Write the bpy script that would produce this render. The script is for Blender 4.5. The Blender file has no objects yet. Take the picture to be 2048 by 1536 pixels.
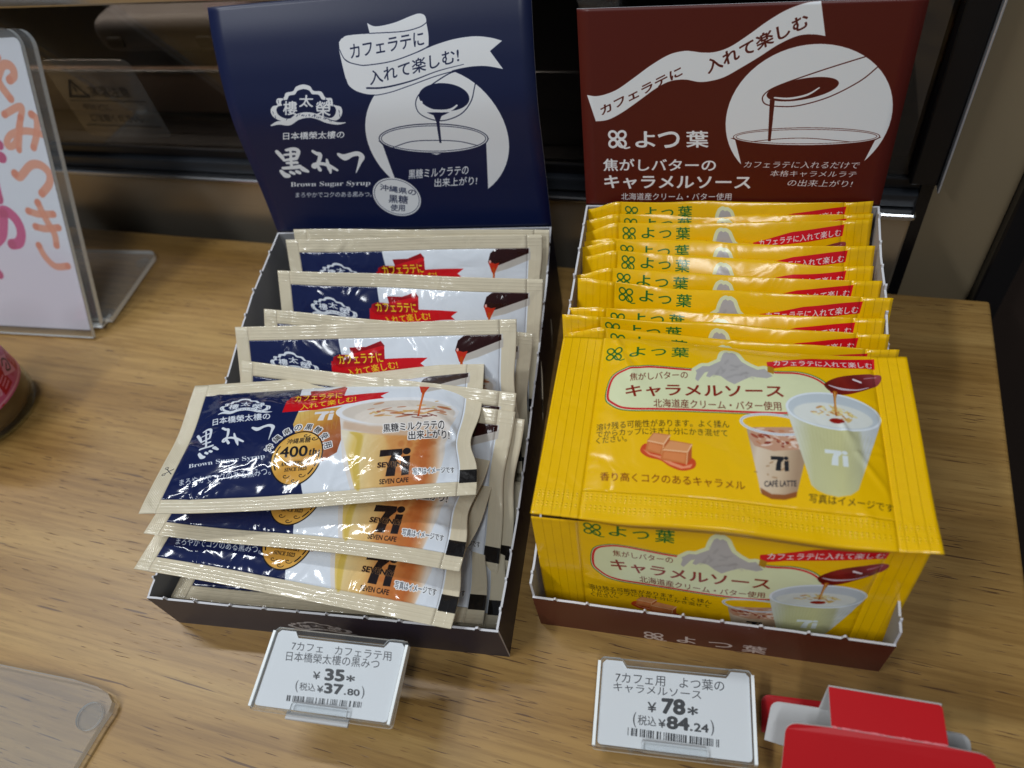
import bpy, bmesh, math, random
import numpy as np
from mathutils import Vector, Matrix, noise as mnoise
SC = bpy.context.scene
COL = SC.collection
R = math.radians
random.seed(7)
# ---------------------------------------------------------------- camera
cam_d = bpy.data.cameras.new("camera")
cam = bpy.data.objects.new("camera", cam_d); COL.objects.link(cam)
cam.location = (0.0523, -0.0968, 0.2767)
cam.rotation_euler = (R(38.54), R(8.87), R(11.48))
cam_d.sensor_width = 36; cam_d.lens = 26.19
cam_d.clip_start = 0.01; cam_d.clip_end = 30
cam_d.dof.use_dof = True; cam_d.dof.focus_distance = 0.285; cam_d.dof.aperture_fstop = 9.0
SC.camera = cam
# ---------------------------------------------------------------- world + shop lamps, added cabinet fill
W = bpy.data.worlds.new("World"); SC.world = W; W.use_nodes = True
bg = W.node_tree.nodes["Background"]
bg.inputs[0].default_value = (0.80, 0.88, 1.0, 1); bg.inputs[1].default_value = 0.12
def strip(name, loc, rot, sx, sy, watt, col=(0.93, 0.97, 1.0)):
    l = bpy.data.lights.new(name, 'AREA'); l.shape = 'RECTANGLE'; l.size = sx; l.size_y = sy
    l.energy = watt; l.color = col
    o = bpy.data.objects.new(name, l); COL.objects.link(o); o.location = loc
    d = Vector((0.0, 0.05, 0)) - Vector(loc)
    o.rotation_euler = d.to_track_quat('-Z', 'Y').to_euler() if rot is None else rot
    return o
strip("ceiling_tube", (-1.15, -0.85, 1.75), (0, 0, R(80)), 1.3, 0.12, 17)
strip("ceiling_tube", (0.30, -1.15, 1.9), (0, 0, R(80)), 1.3, 0.12, 12)
strip("cabinet_fill", (-0.25, 0.30, 0.1500), (0, 0, R(-4.6)), 0.4, 0.02, 0.16, (1.0, 0.86, 0.72))  # added fill, unseen: brightens the inside behind the glass
strip("ceiling_tube", (-1.12, 0.48, 1.6), (0, 0, R(5)), 1.1, 0.06, 12)
SC.view_settings.view_transform = 'Standard'; SC.view_settings.look = 'None'
SC.view_settings.exposure = 0.28; SC.view_settings.gamma = 1.0
SC.cycles.max_bounces = 10; SC.cycles.transparent_max_bounces = 16
SC.cycles.caustics_reflective = False; SC.cycles.caustics_refractive = False
SC.cycles.sample_clamp_indirect = 4.0
# ---------------------------------------------------------------- materials
def lin(c): return [((v / 255) / 12.92 if v / 255 <= 0.04045 else ((v / 255 + 0.055) / 1.055) ** 2.4) for v in c]
def mat(name, col=(128, 128, 128), rough=0.5, metal=0.0, spec=0.5, coat=0.0, linear=False, **kw):
    m = bpy.data.materials.new(name); m.use_nodes = True
    b = m.node_tree.nodes["Principled BSDF"]
    c = col if linear else lin(col)
    b.inputs["Base Color"].default_value = (*c, 1); b.inputs["Roughness"].default_value = rough
    b.inputs["Metallic"].default_value = metal; b.inputs["Specular IOR Level"].default_value = spec
    if coat: b.inputs["Coat Weight"].default_value = coat; b.inputs["Coat Roughness"].default_value = 0.06
    return m
def N(m, t, **kw):
    n = m.node_tree.nodes.new(t)
    for k, v in kw.items(): setattr(n, k, v)
    return n
def L(m, a, b): m.node_tree.links.new(a, b)
def PB(m): return m.node_tree.nodes["Principled BSDF"]
def add_grain(m, scale=900, dist=0.00004, strength=0.25, detail=3, mott=0.06, mscale=40):
    """paper grain bump plus faint colour mottling"""
    tc = N(m, 'ShaderNodeTexCoord'); nz = N(m, 'ShaderNodeTexNoise'); nz.inputs['Scale'].default_value = scale; nz.inputs['Detail'].default_value = detail
    L(m, tc.outputs['Object'], nz.inputs['Vector'])
    bp = N(m, 'ShaderNodeBump'); bp.inputs['Strength'].default_value = strength; bp.inputs['Distance'].default_value = dist
    L(m, nz.outputs[0], bp.inputs['Height']); L(m, bp.outputs[0], PB(m).inputs['Normal'])
    if mott:
        n2 = N(m, 'ShaderNodeTexNoise'); n2.inputs['Scale'].default_value = mscale; n2.inputs['Detail'].default_value = 4
        L(m, tc.outputs['Object'], n2.inputs['Vector'])
        mp = N(m, 'ShaderNodeMapRange'); mp.inputs[3].default_value = 1 - mott; mp.inputs[4].default_value = 1 + mott
        L(m, n2.outputs[0], mp.inputs[0])
        hv = N(m, 'ShaderNodeHueSaturation'); L(m, mp.outputs[0], hv.inputs['Value'])
        bc = PB(m).inputs['Base Color']
        if bc.is_linked:
            src = bc.links[0].from_socket; L(m, src, hv.inputs['Color'])
        else: hv.inputs['Color'].default_value = bc.default_value
        L(m, hv.outputs[0], bc)
    return m
M = {}
M['navy_card'] = add_grain(mat('navy_card', (27, 25, 46), 0.42), mott=0.10)
M['brown_card'] = add_grain(mat('brown_card', (90, 34, 20), 0.45), mott=0.10)
M['card_inner'] = add_grain(mat('card_inner', (150, 150, 152), 0.8), scale=1400, mott=0.12, mscale=120)
M['card_edge'] = add_grain(mat('card_edge', (214, 214, 218), 0.9), strength=0.6, dist=0.0001)
M['red_card'] = add_grain(mat('red_card', (186, 5, 18), 0.42), mott=0.07)
M['white_card'] = add_grain(mat('white_card', (206, 207, 208), 0.8))
M['yellow_film'] = mat('yellow_film', (239, 187, 4), 0.22)
M['beige_film'] = mat('beige_film', (215, 204, 178), 0.24)
M['black_plastic'] = add_grain(mat('black_plastic', (16, 16, 19), 0.35), scale=1500)
M['rail_dark'] = mat('rail_dark', (42, 46, 52), 0.3)
M['dark_brown'] = add_grain(mat('dark_brown', (52, 40, 34), 0.5), mott=0.2, mscale=12)
M['aluminium'] = mat('satin_aluminium', (205, 207, 212), .32, .55)
M['floor'] = add_grain(mat('floor', (90, 78, 66), 0.4), mott=0.15, mscale=6)
M['beige_panel'] = add_grain(mat('beige_panel', (142, 127, 101), 0.45), mott=0.05, mscale=8)
M['tray_grey'] = add_grain(mat('tray_grey', (120, 118, 120), 0.5))
M['rubber'] = mat('rubber', (18, 18, 18), 0.7)
# brushed steel
def steel(name, col, rough):
    m = mat(name, col, rough, 1.0); tc = N(m, 'ShaderNodeTexCoord'); mp = N(m, 'ShaderNodeMapping')
    mp.inputs['Scale'].default_value = (6, 6, 1600); nz = N(m, 'ShaderNodeTexNoise'); nz.inputs['Scale'].default_value = 1.0; nz.inputs['Detail'].default_value = 5
    L(m, tc.outputs['Object'], mp.inputs[0]); L(m, mp.outputs[0], nz.inputs['Vector'])
    bp = N(m, 'ShaderNodeBump'); bp.inputs['Strength'].default_value = 0.35; bp.inputs['Distance'].default_value = 0.00006
    L(m, nz.outputs[0], bp.inputs['Height']); L(m, bp.outputs[0], PB(m).inputs['Normal'])
    r = N(m, 'ShaderNodeMapRange'); r.inputs[3].default_value = rough * 0.75; r.inputs[4].default_value = rough * 1.3
    L(m, nz.outputs[0], r.inputs[0]); L(m, r.outputs[0], PB(m).inputs['Roughness'])
    return m
M['steel'] = steel('brushed_steel', (200, 190, 172), 0.30); PB(M['steel']).inputs['Metallic'].default_value = 0.82
M['steel_bright'] = steel('polished_steel', (196, 198, 202), 0.22)
M['steel_inner'] = steel('inner_steel', (190, 160, 138), 0.42); PB(M['steel_inner']).inputs['Metallic'].default_value = 0.6  # browned and less metallic to imitate the reflected band
# thin clear plastic: see-through with a fresnel gloss, lets the lamps through
def clear(name, tint=(0.97, 0.98, 0.985), rough=0.04, haze=0.06, ior=1.49, hazecol=(0.75, 0.78, 0.8)):
    m = bpy.data.materials.new(name); m.use_nodes = True; nt = m.node_tree; nt.nodes.clear()
    out = N(m, 'ShaderNodeOutputMaterial'); tr = N(m, 'ShaderNodeBsdfTransparent'); tr.inputs[0].default_value = (*tint, 1)
    gl = N(m, 'ShaderNodeBsdfGlossy'); gl.inputs['Roughness'].default_value = rough
    df = N(m, 'ShaderNodeBsdfDiffuse'); df.inputs[0].default_value = (*hazecol, 1)
    fr = N(m, 'ShaderNodeFresnel'); ge = N(m, 'ShaderNodeNewGeometry'); io = N(m, 'ShaderNodeMapRange')
    io.inputs[3].default_value = ior; io.inputs[4].default_value = 1 / ior; L(m, ge.outputs['Backfacing'], io.inputs[0]); L(m, io.outputs[0], fr.inputs[0])
    m1 = N(m, 'ShaderNodeMixShader'); m1.inputs[0].default_value = haze; m2 = N(m, 'ShaderNodeMixShader')
    L(m, tr.outputs[0], m1.inputs[1]); L(m, df.outputs[0], m1.inputs[2])
    L(m, fr.outputs[0], m2.inputs[0]); L(m, m1.outputs[0], m2.inputs[1]); L(m, gl.outputs[0], m2.inputs[2])
    L(m, m2.outputs[0], out.inputs[0]); return m
M['clear'] = clear('clear_acrylic', haze=0.045, hazecol=(0.85, 0.88, 0.9))
M['clear_foot'] = clear('clear_foot', haze=0.13, hazecol=(0.85, 0.86, 0.88))
M['clear_thin'] = clear('clear_sleeve', haze=0.03)
M['clear_edge'] = clear('acrylic_edge', haze=0.97, rough=0.2, hazecol=(0.96, 1.0, 1.0))  # near white: glow of the cut edges is put into the colour
M['glass_dark'] = clear('smoked_glass', tint=(0.62, 0.61, 0.60), rough=0.015, haze=0.0, ior=1.5)
M['jar_glass'] = clear('jar_glass', tint=(0.9, 0.95, 0.92), rough=0.02, haze=0.02, ior=1.5)
# oak veneer
def oak():
    m = mat('oak_veneer', (170, 130, 82), 0.38); p = PB(m)
    tc = N(m, 'ShaderNodeTexCoord')
    def stretch(sx, sy, detail, sc=1.0, dist=0.0, rough=0.5):
        mp = N(m, 'ShaderNodeMapping'); mp.inputs['Scale'].default_value = (sx, sy, 1)
        n = N(m, 'ShaderNodeTexNoise'); n.inputs['Scale'].default_value = sc; n.inputs['Detail'].default_value = detail
        n.inputs['Distortion'].default_value = dist; n.inputs['Roughness'].default_value = rough
        L(m, tc.outputs['Object'], mp.inputs[0]); L(m, mp.outputs[0], n.inputs['Vector']); return n.outputs[0]
    def ramp(src, stops):
        r = N(m, 'ShaderNodeValToRGB'); els = r.color_ramp.elements
        while len(els) < len(stops): els.new(0.5)
        for e, (pos, c) in zip(els, stops): e.position = pos; e.color = (*c, 1)
        L(m, src, r.inputs[0]); return r.outputs[0]
    def mixc(fac, a, b, mode='MIX'):
        x = N(m, 'ShaderNodeMix', data_type='RGBA', blend_type=mode)
        if isinstance(fac, float): x.inputs[0].default_value = fac
        else: L(m, fac, x.inputs[0])
        for i, v in ((6, a), (7, b)):
            if isinstance(v, tuple): x.inputs[i].default_value = (*v, 1)
            else: L(m, v, x.inputs[i])
        return x.outputs[2]
    band = stretch(3, 34, 4, dist=0.6)
    base = ramp(band, [(0.28, lin((136, 101, 49))), (0.5, lin((161, 126, 71))), (0.72, lin((178, 145, 88)))])
    fine = ramp(stretch(18, 420, 4, dist=0.25, rough=0.65), [(0.28, (0.60, 0.53, 0.44)), (0.58, (1.10, 1.09, 1.06))])
    c = mixc(0.75, base, fine, 'MULTIPLY')
    # short dark open pores, irregular in density
    po = stretch(72, 1500, 1.5, dist=0.06); dens = stretch(9, 46, 2)
    md = N(m, 'ShaderNodeMapRange'); md.inputs[1].default_value = 0.40; md.inputs[2].default_value = 0.72; md.inputs[3].default_value = 0.0; md.inputs[4].default_value = 0.10
    L(m, dens, md.inputs[0])
    ad = N(m, 'ShaderNodeMath', operation='ADD'); L(m, po, ad.inputs[0]); L(m, md.outputs[0], ad.inputs[1])
    pm = N(m, 'ShaderNodeMapRange'); pm.inputs[1].default_value = 0.705; pm.inputs[2].default_value = 0.74
    L(m, ad.outputs[0], pm.inputs[0])
    c = mixc(pm.outputs[0], c, tuple(lin((88, 58, 30))))
    po2 = stretch(150, 1700, 1.0); pm2 = N(m, 'ShaderNodeMapRange'); pm2.inputs[1].default_value = 0.66; pm2.inputs[2].default_value = 0.76; pm2.inputs[4].default_value = 0.6
    L(m, po2, pm2.inputs[0]); c = mixc(pm2.outputs[0], c, tuple(lin((118, 82, 48))))
    # sparse longer streaks
    st = stretch(26, 640, 1.0, dist=0.15); pm3 = N(m, 'ShaderNodeMapRange'); pm3.inputs[1].default_value = 0.715; pm3.inputs[2].default_value = 0.745; pm3.inputs[4].default_value = 0.9
    L(m, st, pm3.inputs[0]); c = mixc(pm3.outputs[0], c, tuple(lin((90, 62, 36))))
    L(m, c, p.inputs['Base Color'])
    bp = N(m, 'ShaderNodeBump'); bp.inputs['Strength'].default_value = 0.35; bp.inputs['Distance'].default_value = 0.0001; bp.invert = True
    L(m, pm.outputs[0], bp.inputs['Height']); L(m, bp.outputs[0], p.inputs['Normal'])
    return m
M['oak'] = oak()
# ---------------------------------------------------------------- printed artwork, rasterised here into texture arrays
_tc = {}
def text_edges(s, bold=0.0):
    """outline edges of a string as an (n,4) array in em units"""
    k = (s, bold)
    if k in _tc: return _tc[k]
    cu = bpy.data.curves.new('t', 'FONT'); cu.body = s; cu.offset = bold; cu.resolution_u = 4; cu.fill_mode = 'NONE'
    o = bpy.data.objects.new('t', cu); COL.objects.link(o)
    dg = bpy.context.evaluated_depsgraph_get(); me = o.evaluated_get(dg).to_mesh()
    V = np.array([v.co[:2] for v in me.vertices]).reshape(-1, 2)
    D = np.array([sorted(e.vertices) for e in me.edges]).reshape(-1, 2); far = D[:, 1] - D[:, 0] > 1   # closing edges run backwards
    D[far] = D[far][:, ::-1]; r = np.concatenate([V[D[:, 0]], V[D[:, 1]]], 1)
    o.evaluated_get(dg).to_mesh_clear(); bpy.data.objects.remove(o); bpy.data.curves.remove(cu)
    _tc[k] = r; return r
def serif(t):
    """the upright serif letters of the maths alphabet"""
    return ''.join(chr(0x1D400 + ord(c) - 65) if 'A' <= c <= 'Z' else chr(0x1D41A + ord(c) - 97) if 'a' <= c <= 'z' else chr(0x1D7CE + ord(c) - 48) if '0' <= c <= '9' else c for c in t)
def smc(P, corners):
    """smooth an outline but keep the listed corners sharp"""
    c = sorted(corners); out = []; n = len(P)
    for a, b in zip(c, c[1:] + [c[0] + n]): out += [tuple(p) for p in spline([P[i % n] for i in range(a, b + 1)], 8)[:-1]]
    return out
def spline(pts, n=10, closed=False):
    P = np.array(pts, float)
    if len(P) < 3 and not closed: return np.array([P[0] + (P[-1] - P[0]) * t for t in np.linspace(0, 1, n)])
    out = []; m = len(P)
    for i in range(m if closed else m - 1):
        if closed: a, b, c, d = P[(i - 1) % m], P[i], P[(i + 1) % m], P[(i + 2) % m]
        else: a, b, c, d = P[max(i - 1, 0)], P[i], P[i + 1], P[min(i + 2, m - 1)]
        for t in np.arange(n) / n:
            out.append(0.5 * (2 * b + (c - a) * t + (2 * a - 5 * b + 4 * c - d) * t * t + (3 * b - a - 3 * c + d) * t ** 3))
    if not closed: out.append(P[-1])
    return np.array(out)
def ellipse(cx, cy, rx, ry, rot=0, n=64, a0=0, a1=360):
    t = np.radians(np.linspace(a0, a1, n)); x = rx * np.cos(t); y = ry * np.sin(t); c, s = math.cos(R(rot)), math.sin(R(rot))
    return np.stack([cx + x * c - y * s, cy + x * s + y * c], 1)
def boxblur(b, k, ax):
    p = [(0, 0), (0, 0)]; p[ax] = (k // 2 + 1, k - k // 2); c = np.cumsum(np.pad(b, p), ax, dtype=np.float64)
    return ((c[k:] - c[:-k])[:b.shape[0]] / k if ax == 0 else (c[:, k:] - c[:, :-k])[:, :b.shape[1]] / k).astype(np.float32)
class Art:
    SS = 2
    def __init__(s, w, h, ppmm, col):
        s.w, s.h, s.k = w, h, ppmm * s.SS
        s.W, s.H = int(round(w * ppmm)) * s.SS, int(round(h * ppmm)) * s.SS
        s.px = np.empty((s.H, s.W, 3), np.float32); s.px[:] = np.array(col) / 255
    def mask(s, E):
        E = E * s.k; x0, y0, x1, y1 = E.T; sg = np.sign(y1 - y0)
        sw = y1 < y0; xa = np.where(sw, x1, x0); ya = np.where(sw, y1, y0); xb = np.where(sw, x0, x1); yb = np.where(sw, y0, y1)
        bx0 = int(max(0, np.floor(min(xa.min(), xb.min())))); bx1 = int(min(s.W, np.ceil(max(xa.max(), xb.max())) + 1))
        by0 = int(max(0, np.floor(ya.min()))); by1 = int(min(s.H, np.ceil(yb.max()) + 1))
        if bx1 <= bx0 or by1 <= by0: return None
        r0 = np.clip(np.ceil(ya - 0.5), by0, by1).astype(int); r1 = np.clip(np.ceil(yb - 0.5), by0, by1).astype(int)
        cnt = np.maximum(r1 - r0, 0); tot = cnt.sum()
        if tot == 0: return None
        ei = np.repeat(np.arange(len(cnt)), cnt); st = np.cumsum(cnt) - cnt
        rows = r0[ei] + (np.arange(tot) - st[ei])
        xs = xa[ei] + (rows + 0.5 - ya[ei]) / (yb[ei] - ya[ei]) * (xb[ei] - xa[ei])
        ci = np.clip(np.ceil(xs - 0.5), bx0, bx1).astype(int)
        acc = np.zeros((by1 - by0, bx1 - bx0 + 1), np.int32)
        np.add.at(acc, (rows - by0, ci - bx0), sg[ei].astype(int))
        return (slice(by0, by1), slice(bx0, bx1)), (np.cumsum(acc, 1)[:, :-1] != 0)
    def paint(s, E, col, al=1.0, blur=0.0, grad=None):
        r = s.mask(np.asarray(E, float))
        if r is None: return
        sl, m = r; a = m.astype(np.float32)
        if blur:
            k = max(1, int(blur * s.k)); y0, y1, x0, x1 = sl[0].start, sl[0].stop, sl[1].start, sl[1].stop
            Y0, Y1, X0, X1 = max(0, y0 - 2 * k), min(s.H, y1 + 2 * k), max(0, x0 - 2 * k), min(s.W, x1 + 2 * k)
            b = np.zeros((Y1 - Y0, X1 - X0), np.float32); b[y0 - Y0:y1 - Y0, x0 - X0:x1 - X0] = a
            for _ in range(2): b = boxblur(boxblur(b, k, 0), k, 1)
            a = b; sl = (slice(Y0, Y1), slice(X0, X1))
        a = (a * al)[..., None]
        if grad is not None:   # (p0, p1, [(t,col)...])
            (gx0, gy0), (gx1, gy1), st = grad
            yy, xx = np.mgrid[sl[0], sl[1]]; d = np.array([gx1 - gx0, gy1 - gy0]); q = ((xx / s.k - gx0) * d[0] + (yy / s.k - gy0) * d[1]) / (d @ d)
            ts = [t for t, _ in st]; c = np.stack([np.interp(q, ts, [cc[i] / 255 for _, cc in st]) for i in range(3)], -1).astype(np.float32)
        else: c = np.array(col, np.float32) / 255
        s.px[sl] = s.px[sl] * (1 - a) + c * a
    @staticmethod
    def edges(P): P = np.asarray(P, float); return np.concatenate([P, np.roll(P, -1, 0)], 1)
    def poly(s, P, col=None, sm=False, **k): s.paint(s.edges(spline(P, 8, True) if sm else P), col, **k)
    def line(s, P, w, col, closed=False, sm=True, **k):
        Q = spline(P, 10, closed) if sm else np.array(P, float)
        if closed: Q = np.concatenate([Q, Q[:1]])
        n = len(Q); Wd = np.interp(np.linspace(0, 1, n), np.linspace(0, 1, len(w)), w) if hasattr(w, '__len__') else np.full(n, w)
        E = []
        for i in range(n - 1):
            d = Q[i + 1] - Q[i]; l = math.hypot(*d)
            if l < 1e-9: continue
            nn = np.array([-d[1], d[0]]) / l / 2
            E.append(s.edges([Q[i] + nn * Wd[i], Q[i] - nn * Wd[i], Q[i + 1] - nn * Wd[i + 1], Q[i + 1] + nn * Wd[i + 1]]))
        for i in range(0, n): E.append(s.edges(ellipse(*Q[i], Wd[i] / 2, Wd[i] / 2, n=11)[:-1][::-1]))
        # one winding direction for all pieces
        F = []
        for e in E:
            ar = (e[:, 0] * e[:, 3] - e[:, 2] * e[:, 1]).sum()
            F.append(e if ar > 0 else e[:, [2, 3, 0, 1]])
        s.paint(np.concatenate(F), col, **k)
    def text(s, t, p0, p1, pt, col, bold=0.0, outline=None, ow=0.5, **k):
        E = text_edges(t)
        if not len(E): return
        X = np.concatenate([E[:, 0], E[:, 2]]); Y = np.concatenate([E[:, 1], E[:, 3]])
        x0, x1, y0, y1 = X.min(), X.max(), Y.min(), Y.max(); p0, p1, pt = map(lambda v: np.array(v, float), (p0, p1, pt))
        def f(x, y): return p0 + ((x - x0) / (x1 - x0))[:, None] * (p1 - p0) + ((y - y0) / (y1 - y0))[:, None] * (pt - p0)
        G = np.concatenate([f(E[:, 0], E[:, 1]), f(E[:, 2], E[:, 3])], 1)
        bd = []
        if bold:
            e = bold * (p1 - p0) / (x1 - x0); g = bold * (pt - p0) / (y1 - y0); bd = [np.tile(e * math.cos(R(a)) + g * math.sin(R(a)), 2) for a in range(0, 360, 45)]
        if outline is not None:
            for a in range(0, 360, 30):
                dx, dy = ow * math.cos(R(a)), ow * math.sin(R(a)); s.paint(G + np.array([dx, dy, dx, dy]), outline)
        s.paint(np.concatenate([G] + [G + d for d in bd]) if bd else G, col, **k)
    def image(s, name, extra=None):
        a = s.px.reshape(s.H // 2, 2, s.W // 2, 2, 3).mean((1, 3))[::-1]
        return array_image(name, a)
def array_image(name, a, data=False):
    h, w = a.shape[:2]; im = bpy.data.images.new(name, w, h, alpha=False)
    if data: im.colorspace_settings.name = 'Non-Color'
    b = np.ones((h, w, 4), np.float32); b[..., :3] = a if a.ndim == 3 else a[..., None]
    im.pixels.foreach_set(np.ascontiguousarray(b).ravel()); im.update(); im.pack(); return im
# traced layout of the printed artwork, in millimetres on each print
A_bh={'circ':[(61.5,46.2),(125.3,60.7),(110.0,30.6),(112.4,84.0),(65.8,75.0),(59.5,58.2)],'ribA':[(71.1,11.1),(74.7,12.6),(82.4,11.9),(90.1,9.9),(93.5,9.3),(95.7,10.0),(96.4,11.7),(96.1,13.2),(93.3,14.3),(85.7,15.4),(71.7,14.9)],'ribB':[(57.7,17.4),(59.5,15.8),(62.0,15.0),(71.3,15.0),(85.7,15.2),(92.6,14.2),(96.3,12.4),(96.7,17.4),(96.2,21.4),(88.3,24.0),(80.4,25.9),(69.3,26.8),(64.7,26.4),(60.3,24.6),(57.7,21.7)],'ribC':[(57.2,20.0),(59.5,24.5),(64.7,26.4),(69.3,26.8),(80.4,25.9),(92.2,23.0),(100.0,20.9),(107.6,19.5),(115.6,19.1),(122.1,20.0),(126.9,21.5),(121.6,24.9),(126.4,31.9),(118.9,30.3),(110.0,30.4),(98.5,32.4),(86.5,35.4),(76.7,37.7),(68.6,38.4),(62.5,36.9),(59.0,34.5),(58.1,31.7)],'under':[(66.8,35.7),(74.7,35.9),(86.7,34.1),(98.7,31.0),(110.2,29.1)],'t1':[(62.0,24.0),(94.4,21.0),(62.2,18.7)],'t2':[(68.6,34.7),(108.4,28.1),(68.9,29.2)],'bowl':[(89.2,40.1),(110.9,41.4),(101.0,35.6),(99.3,46.9)],'bowlout':[(100.6,33.5),(93.9,36.9),(89.2,39.8),(87.3,43.2),(88.0,46.9),(91.7,49.6),(97.0,50.9),(102.6,50.0),(107.7,47.6),(111.7,43.2),(113.6,38.4),(115.1,34.1)],'handle':[(109.9,31.0),(104.6,31.9),(100.6,33.5)],'smile':[(89.7,44.1),(92.5,46.0),(98.6,46.8),(102.5,46.3),(105.2,44.8)],'dot':[(89.9,42.7)],'pour':[(91.5,47.0),(94.3,48.4),(94.9,51.1),(94.3,60.9),(95.2,61.0),(96.3,51.2),(97.7,48.9),(101.5,47.5)],'rim':[(66.9,57.8),(116.5,59.8),(93.5,52.2),(90.6,65.8)],'liq':[(72.6,62.0),(81.4,59.7),(91.9,59.6),(102.9,60.6),(111.2,63.0)],'body':[(68.0,60.7),(68.6,69.3),(69.3,77.1),(112.4,83.8),(113.7,73.4),(115.1,62.2)],'logo':[(23.2,31.7),(58.8,33.8),(17.8,49.5),(54.5,51.4)],'l1':[(26.4,44.4),(32.2,44.7),(27.9,38.9)],'l2':[(34.2,42.0),(40.4,42.3),(35.6,36.9)],'l3':[(41.5,45.3),(47.9,45.6),(42.9,40.1)],'n':[(21.4,55.8),(50.8,56.5),(22.7,52.4)],'kuro':[(11.2,74.1),(26.8,74.8),(16.9,59.6)],'mi':[(29.7,73.0),(41.9,73.5),(33.7,61.7)],'tsu':[(42.3,73.6),(54.4,74.0),(45.7,63.1)],'bss':[(15.7,80.3),(56.1,81.0),(16.9,77.2)],'maro':[(16.5,85.5),(55.4,86.4),(17.5,82.8)],'badge':[(56.7,86.5),(79.0,87.2),(70.5,77.0),(65.5,96.9)],'b1':[(60.5,83.0),(77.2,86.6),(61.4,79.8)],'b2':[(63.1,89.7),(72.3,90.7),(64.2,85.5)],'b3':[(62.9,94.1),(69.9,94.5),(63.8,90.6)],'h1':[(75.8,77.9),(104.3,76.7),(77.0,73.2)],'h2':[(87.3,82.4),(107.4,82.0),(88.3,78.1)]}
A_yh={'rib':[(2.5,31.5),(5.9,32.0),(10.0,31.3),(14.9,29.3),(21.0,25.2),(27.7,20.5),(34.2,16.9),(39.5,15.7),(42.8,15.9),(46.2,16.4),(50.8,16.3),(55.9,14.6),(62.1,10.5),(68.0,6.1),(74.0,2.5),(80.1,0.4),(84.7,-0.0),(87.8,11.7),(83.7,11.0),(78.6,11.4),(72.4,14.3),(66.3,18.5),(60.1,22.4),(54.9,25.4),(50.3,26.8),(45.6,27.2),(40.1,26.2),(34.6,26.8),(29.3,29.5),(22.5,34.4),(16.2,38.7),(10.6,41.5),(5.6,42.1)],'t1':[(8.3,39.7),(39.3,24.5),(7.5,36.4)],'t2':[(48.8,24.3),(82.0,8.3),(47.4,19.5)],'circ':[(56.4,43.2),(114.4,36.2),(85.6,14.2),(63.4,60.1),(108.8,59.3),(106.6,22.9)],'bowl':[(70.4,33.2),(94.6,28.6),(81.5,26.1),(82.8,34.8)],'bowlout':[(102.1,19.1),(90.4,23.0),(79.6,26.9),(73.1,29.6),(70.0,31.7),(69.0,33.9),(70.5,36.1),(75.5,37.0),(82.4,36.7),(92.3,33.6),(101.6,28.0),(106.6,22.9)],'smile':[(73.3,33.6),(78.6,34.0),(84.6,32.7),(88.4,30.1)],'pour':[(71.7,34.3),(73.5,34.7),(73.7,50.9),(72.7,50.8)],'rim':[(59.6,49.0),(112.3,49.3),(85.3,45.4),(86.4,52.3)],'liq':[(66.6,51.0),(77.3,49.9),(88.0,49.8),(102.7,51.4)],'body':[(60.4,50.2),(63.4,60.1),(108.8,59.3),(111.0,50.8)],'clover':[(10.5,49.7),(18.4,49.8),(14.4,45.9),(14.4,53.7)],'yo':[(21.6,53.0),(29.3,53.2),(21.6,46.4)],'tsu':[(30.7,53.2),(39.0,53.4),(30.5,46.6)],'ha':[(41.9,53.2),(50.3,53.3),(41.5,46.4)],'a1':[(8.0,63.3),(53.6,63.6),(8.1,58.0)],'a2':[(8.3,71.3),(67.8,71.6),(8.4,65.4)],'a3':[(15.3,76.7),(60.8,76.7),(15.3,73.4)],'c1':[(64.4,62.1),(107.1,62.6),(64.1,59.2)],'c2':[(74.8,65.9),(106.8,66.4),(74.4,63.2)],'c3':[(81.9,70.2),(106.0,70.7),(81.5,67.2)]}
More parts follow.
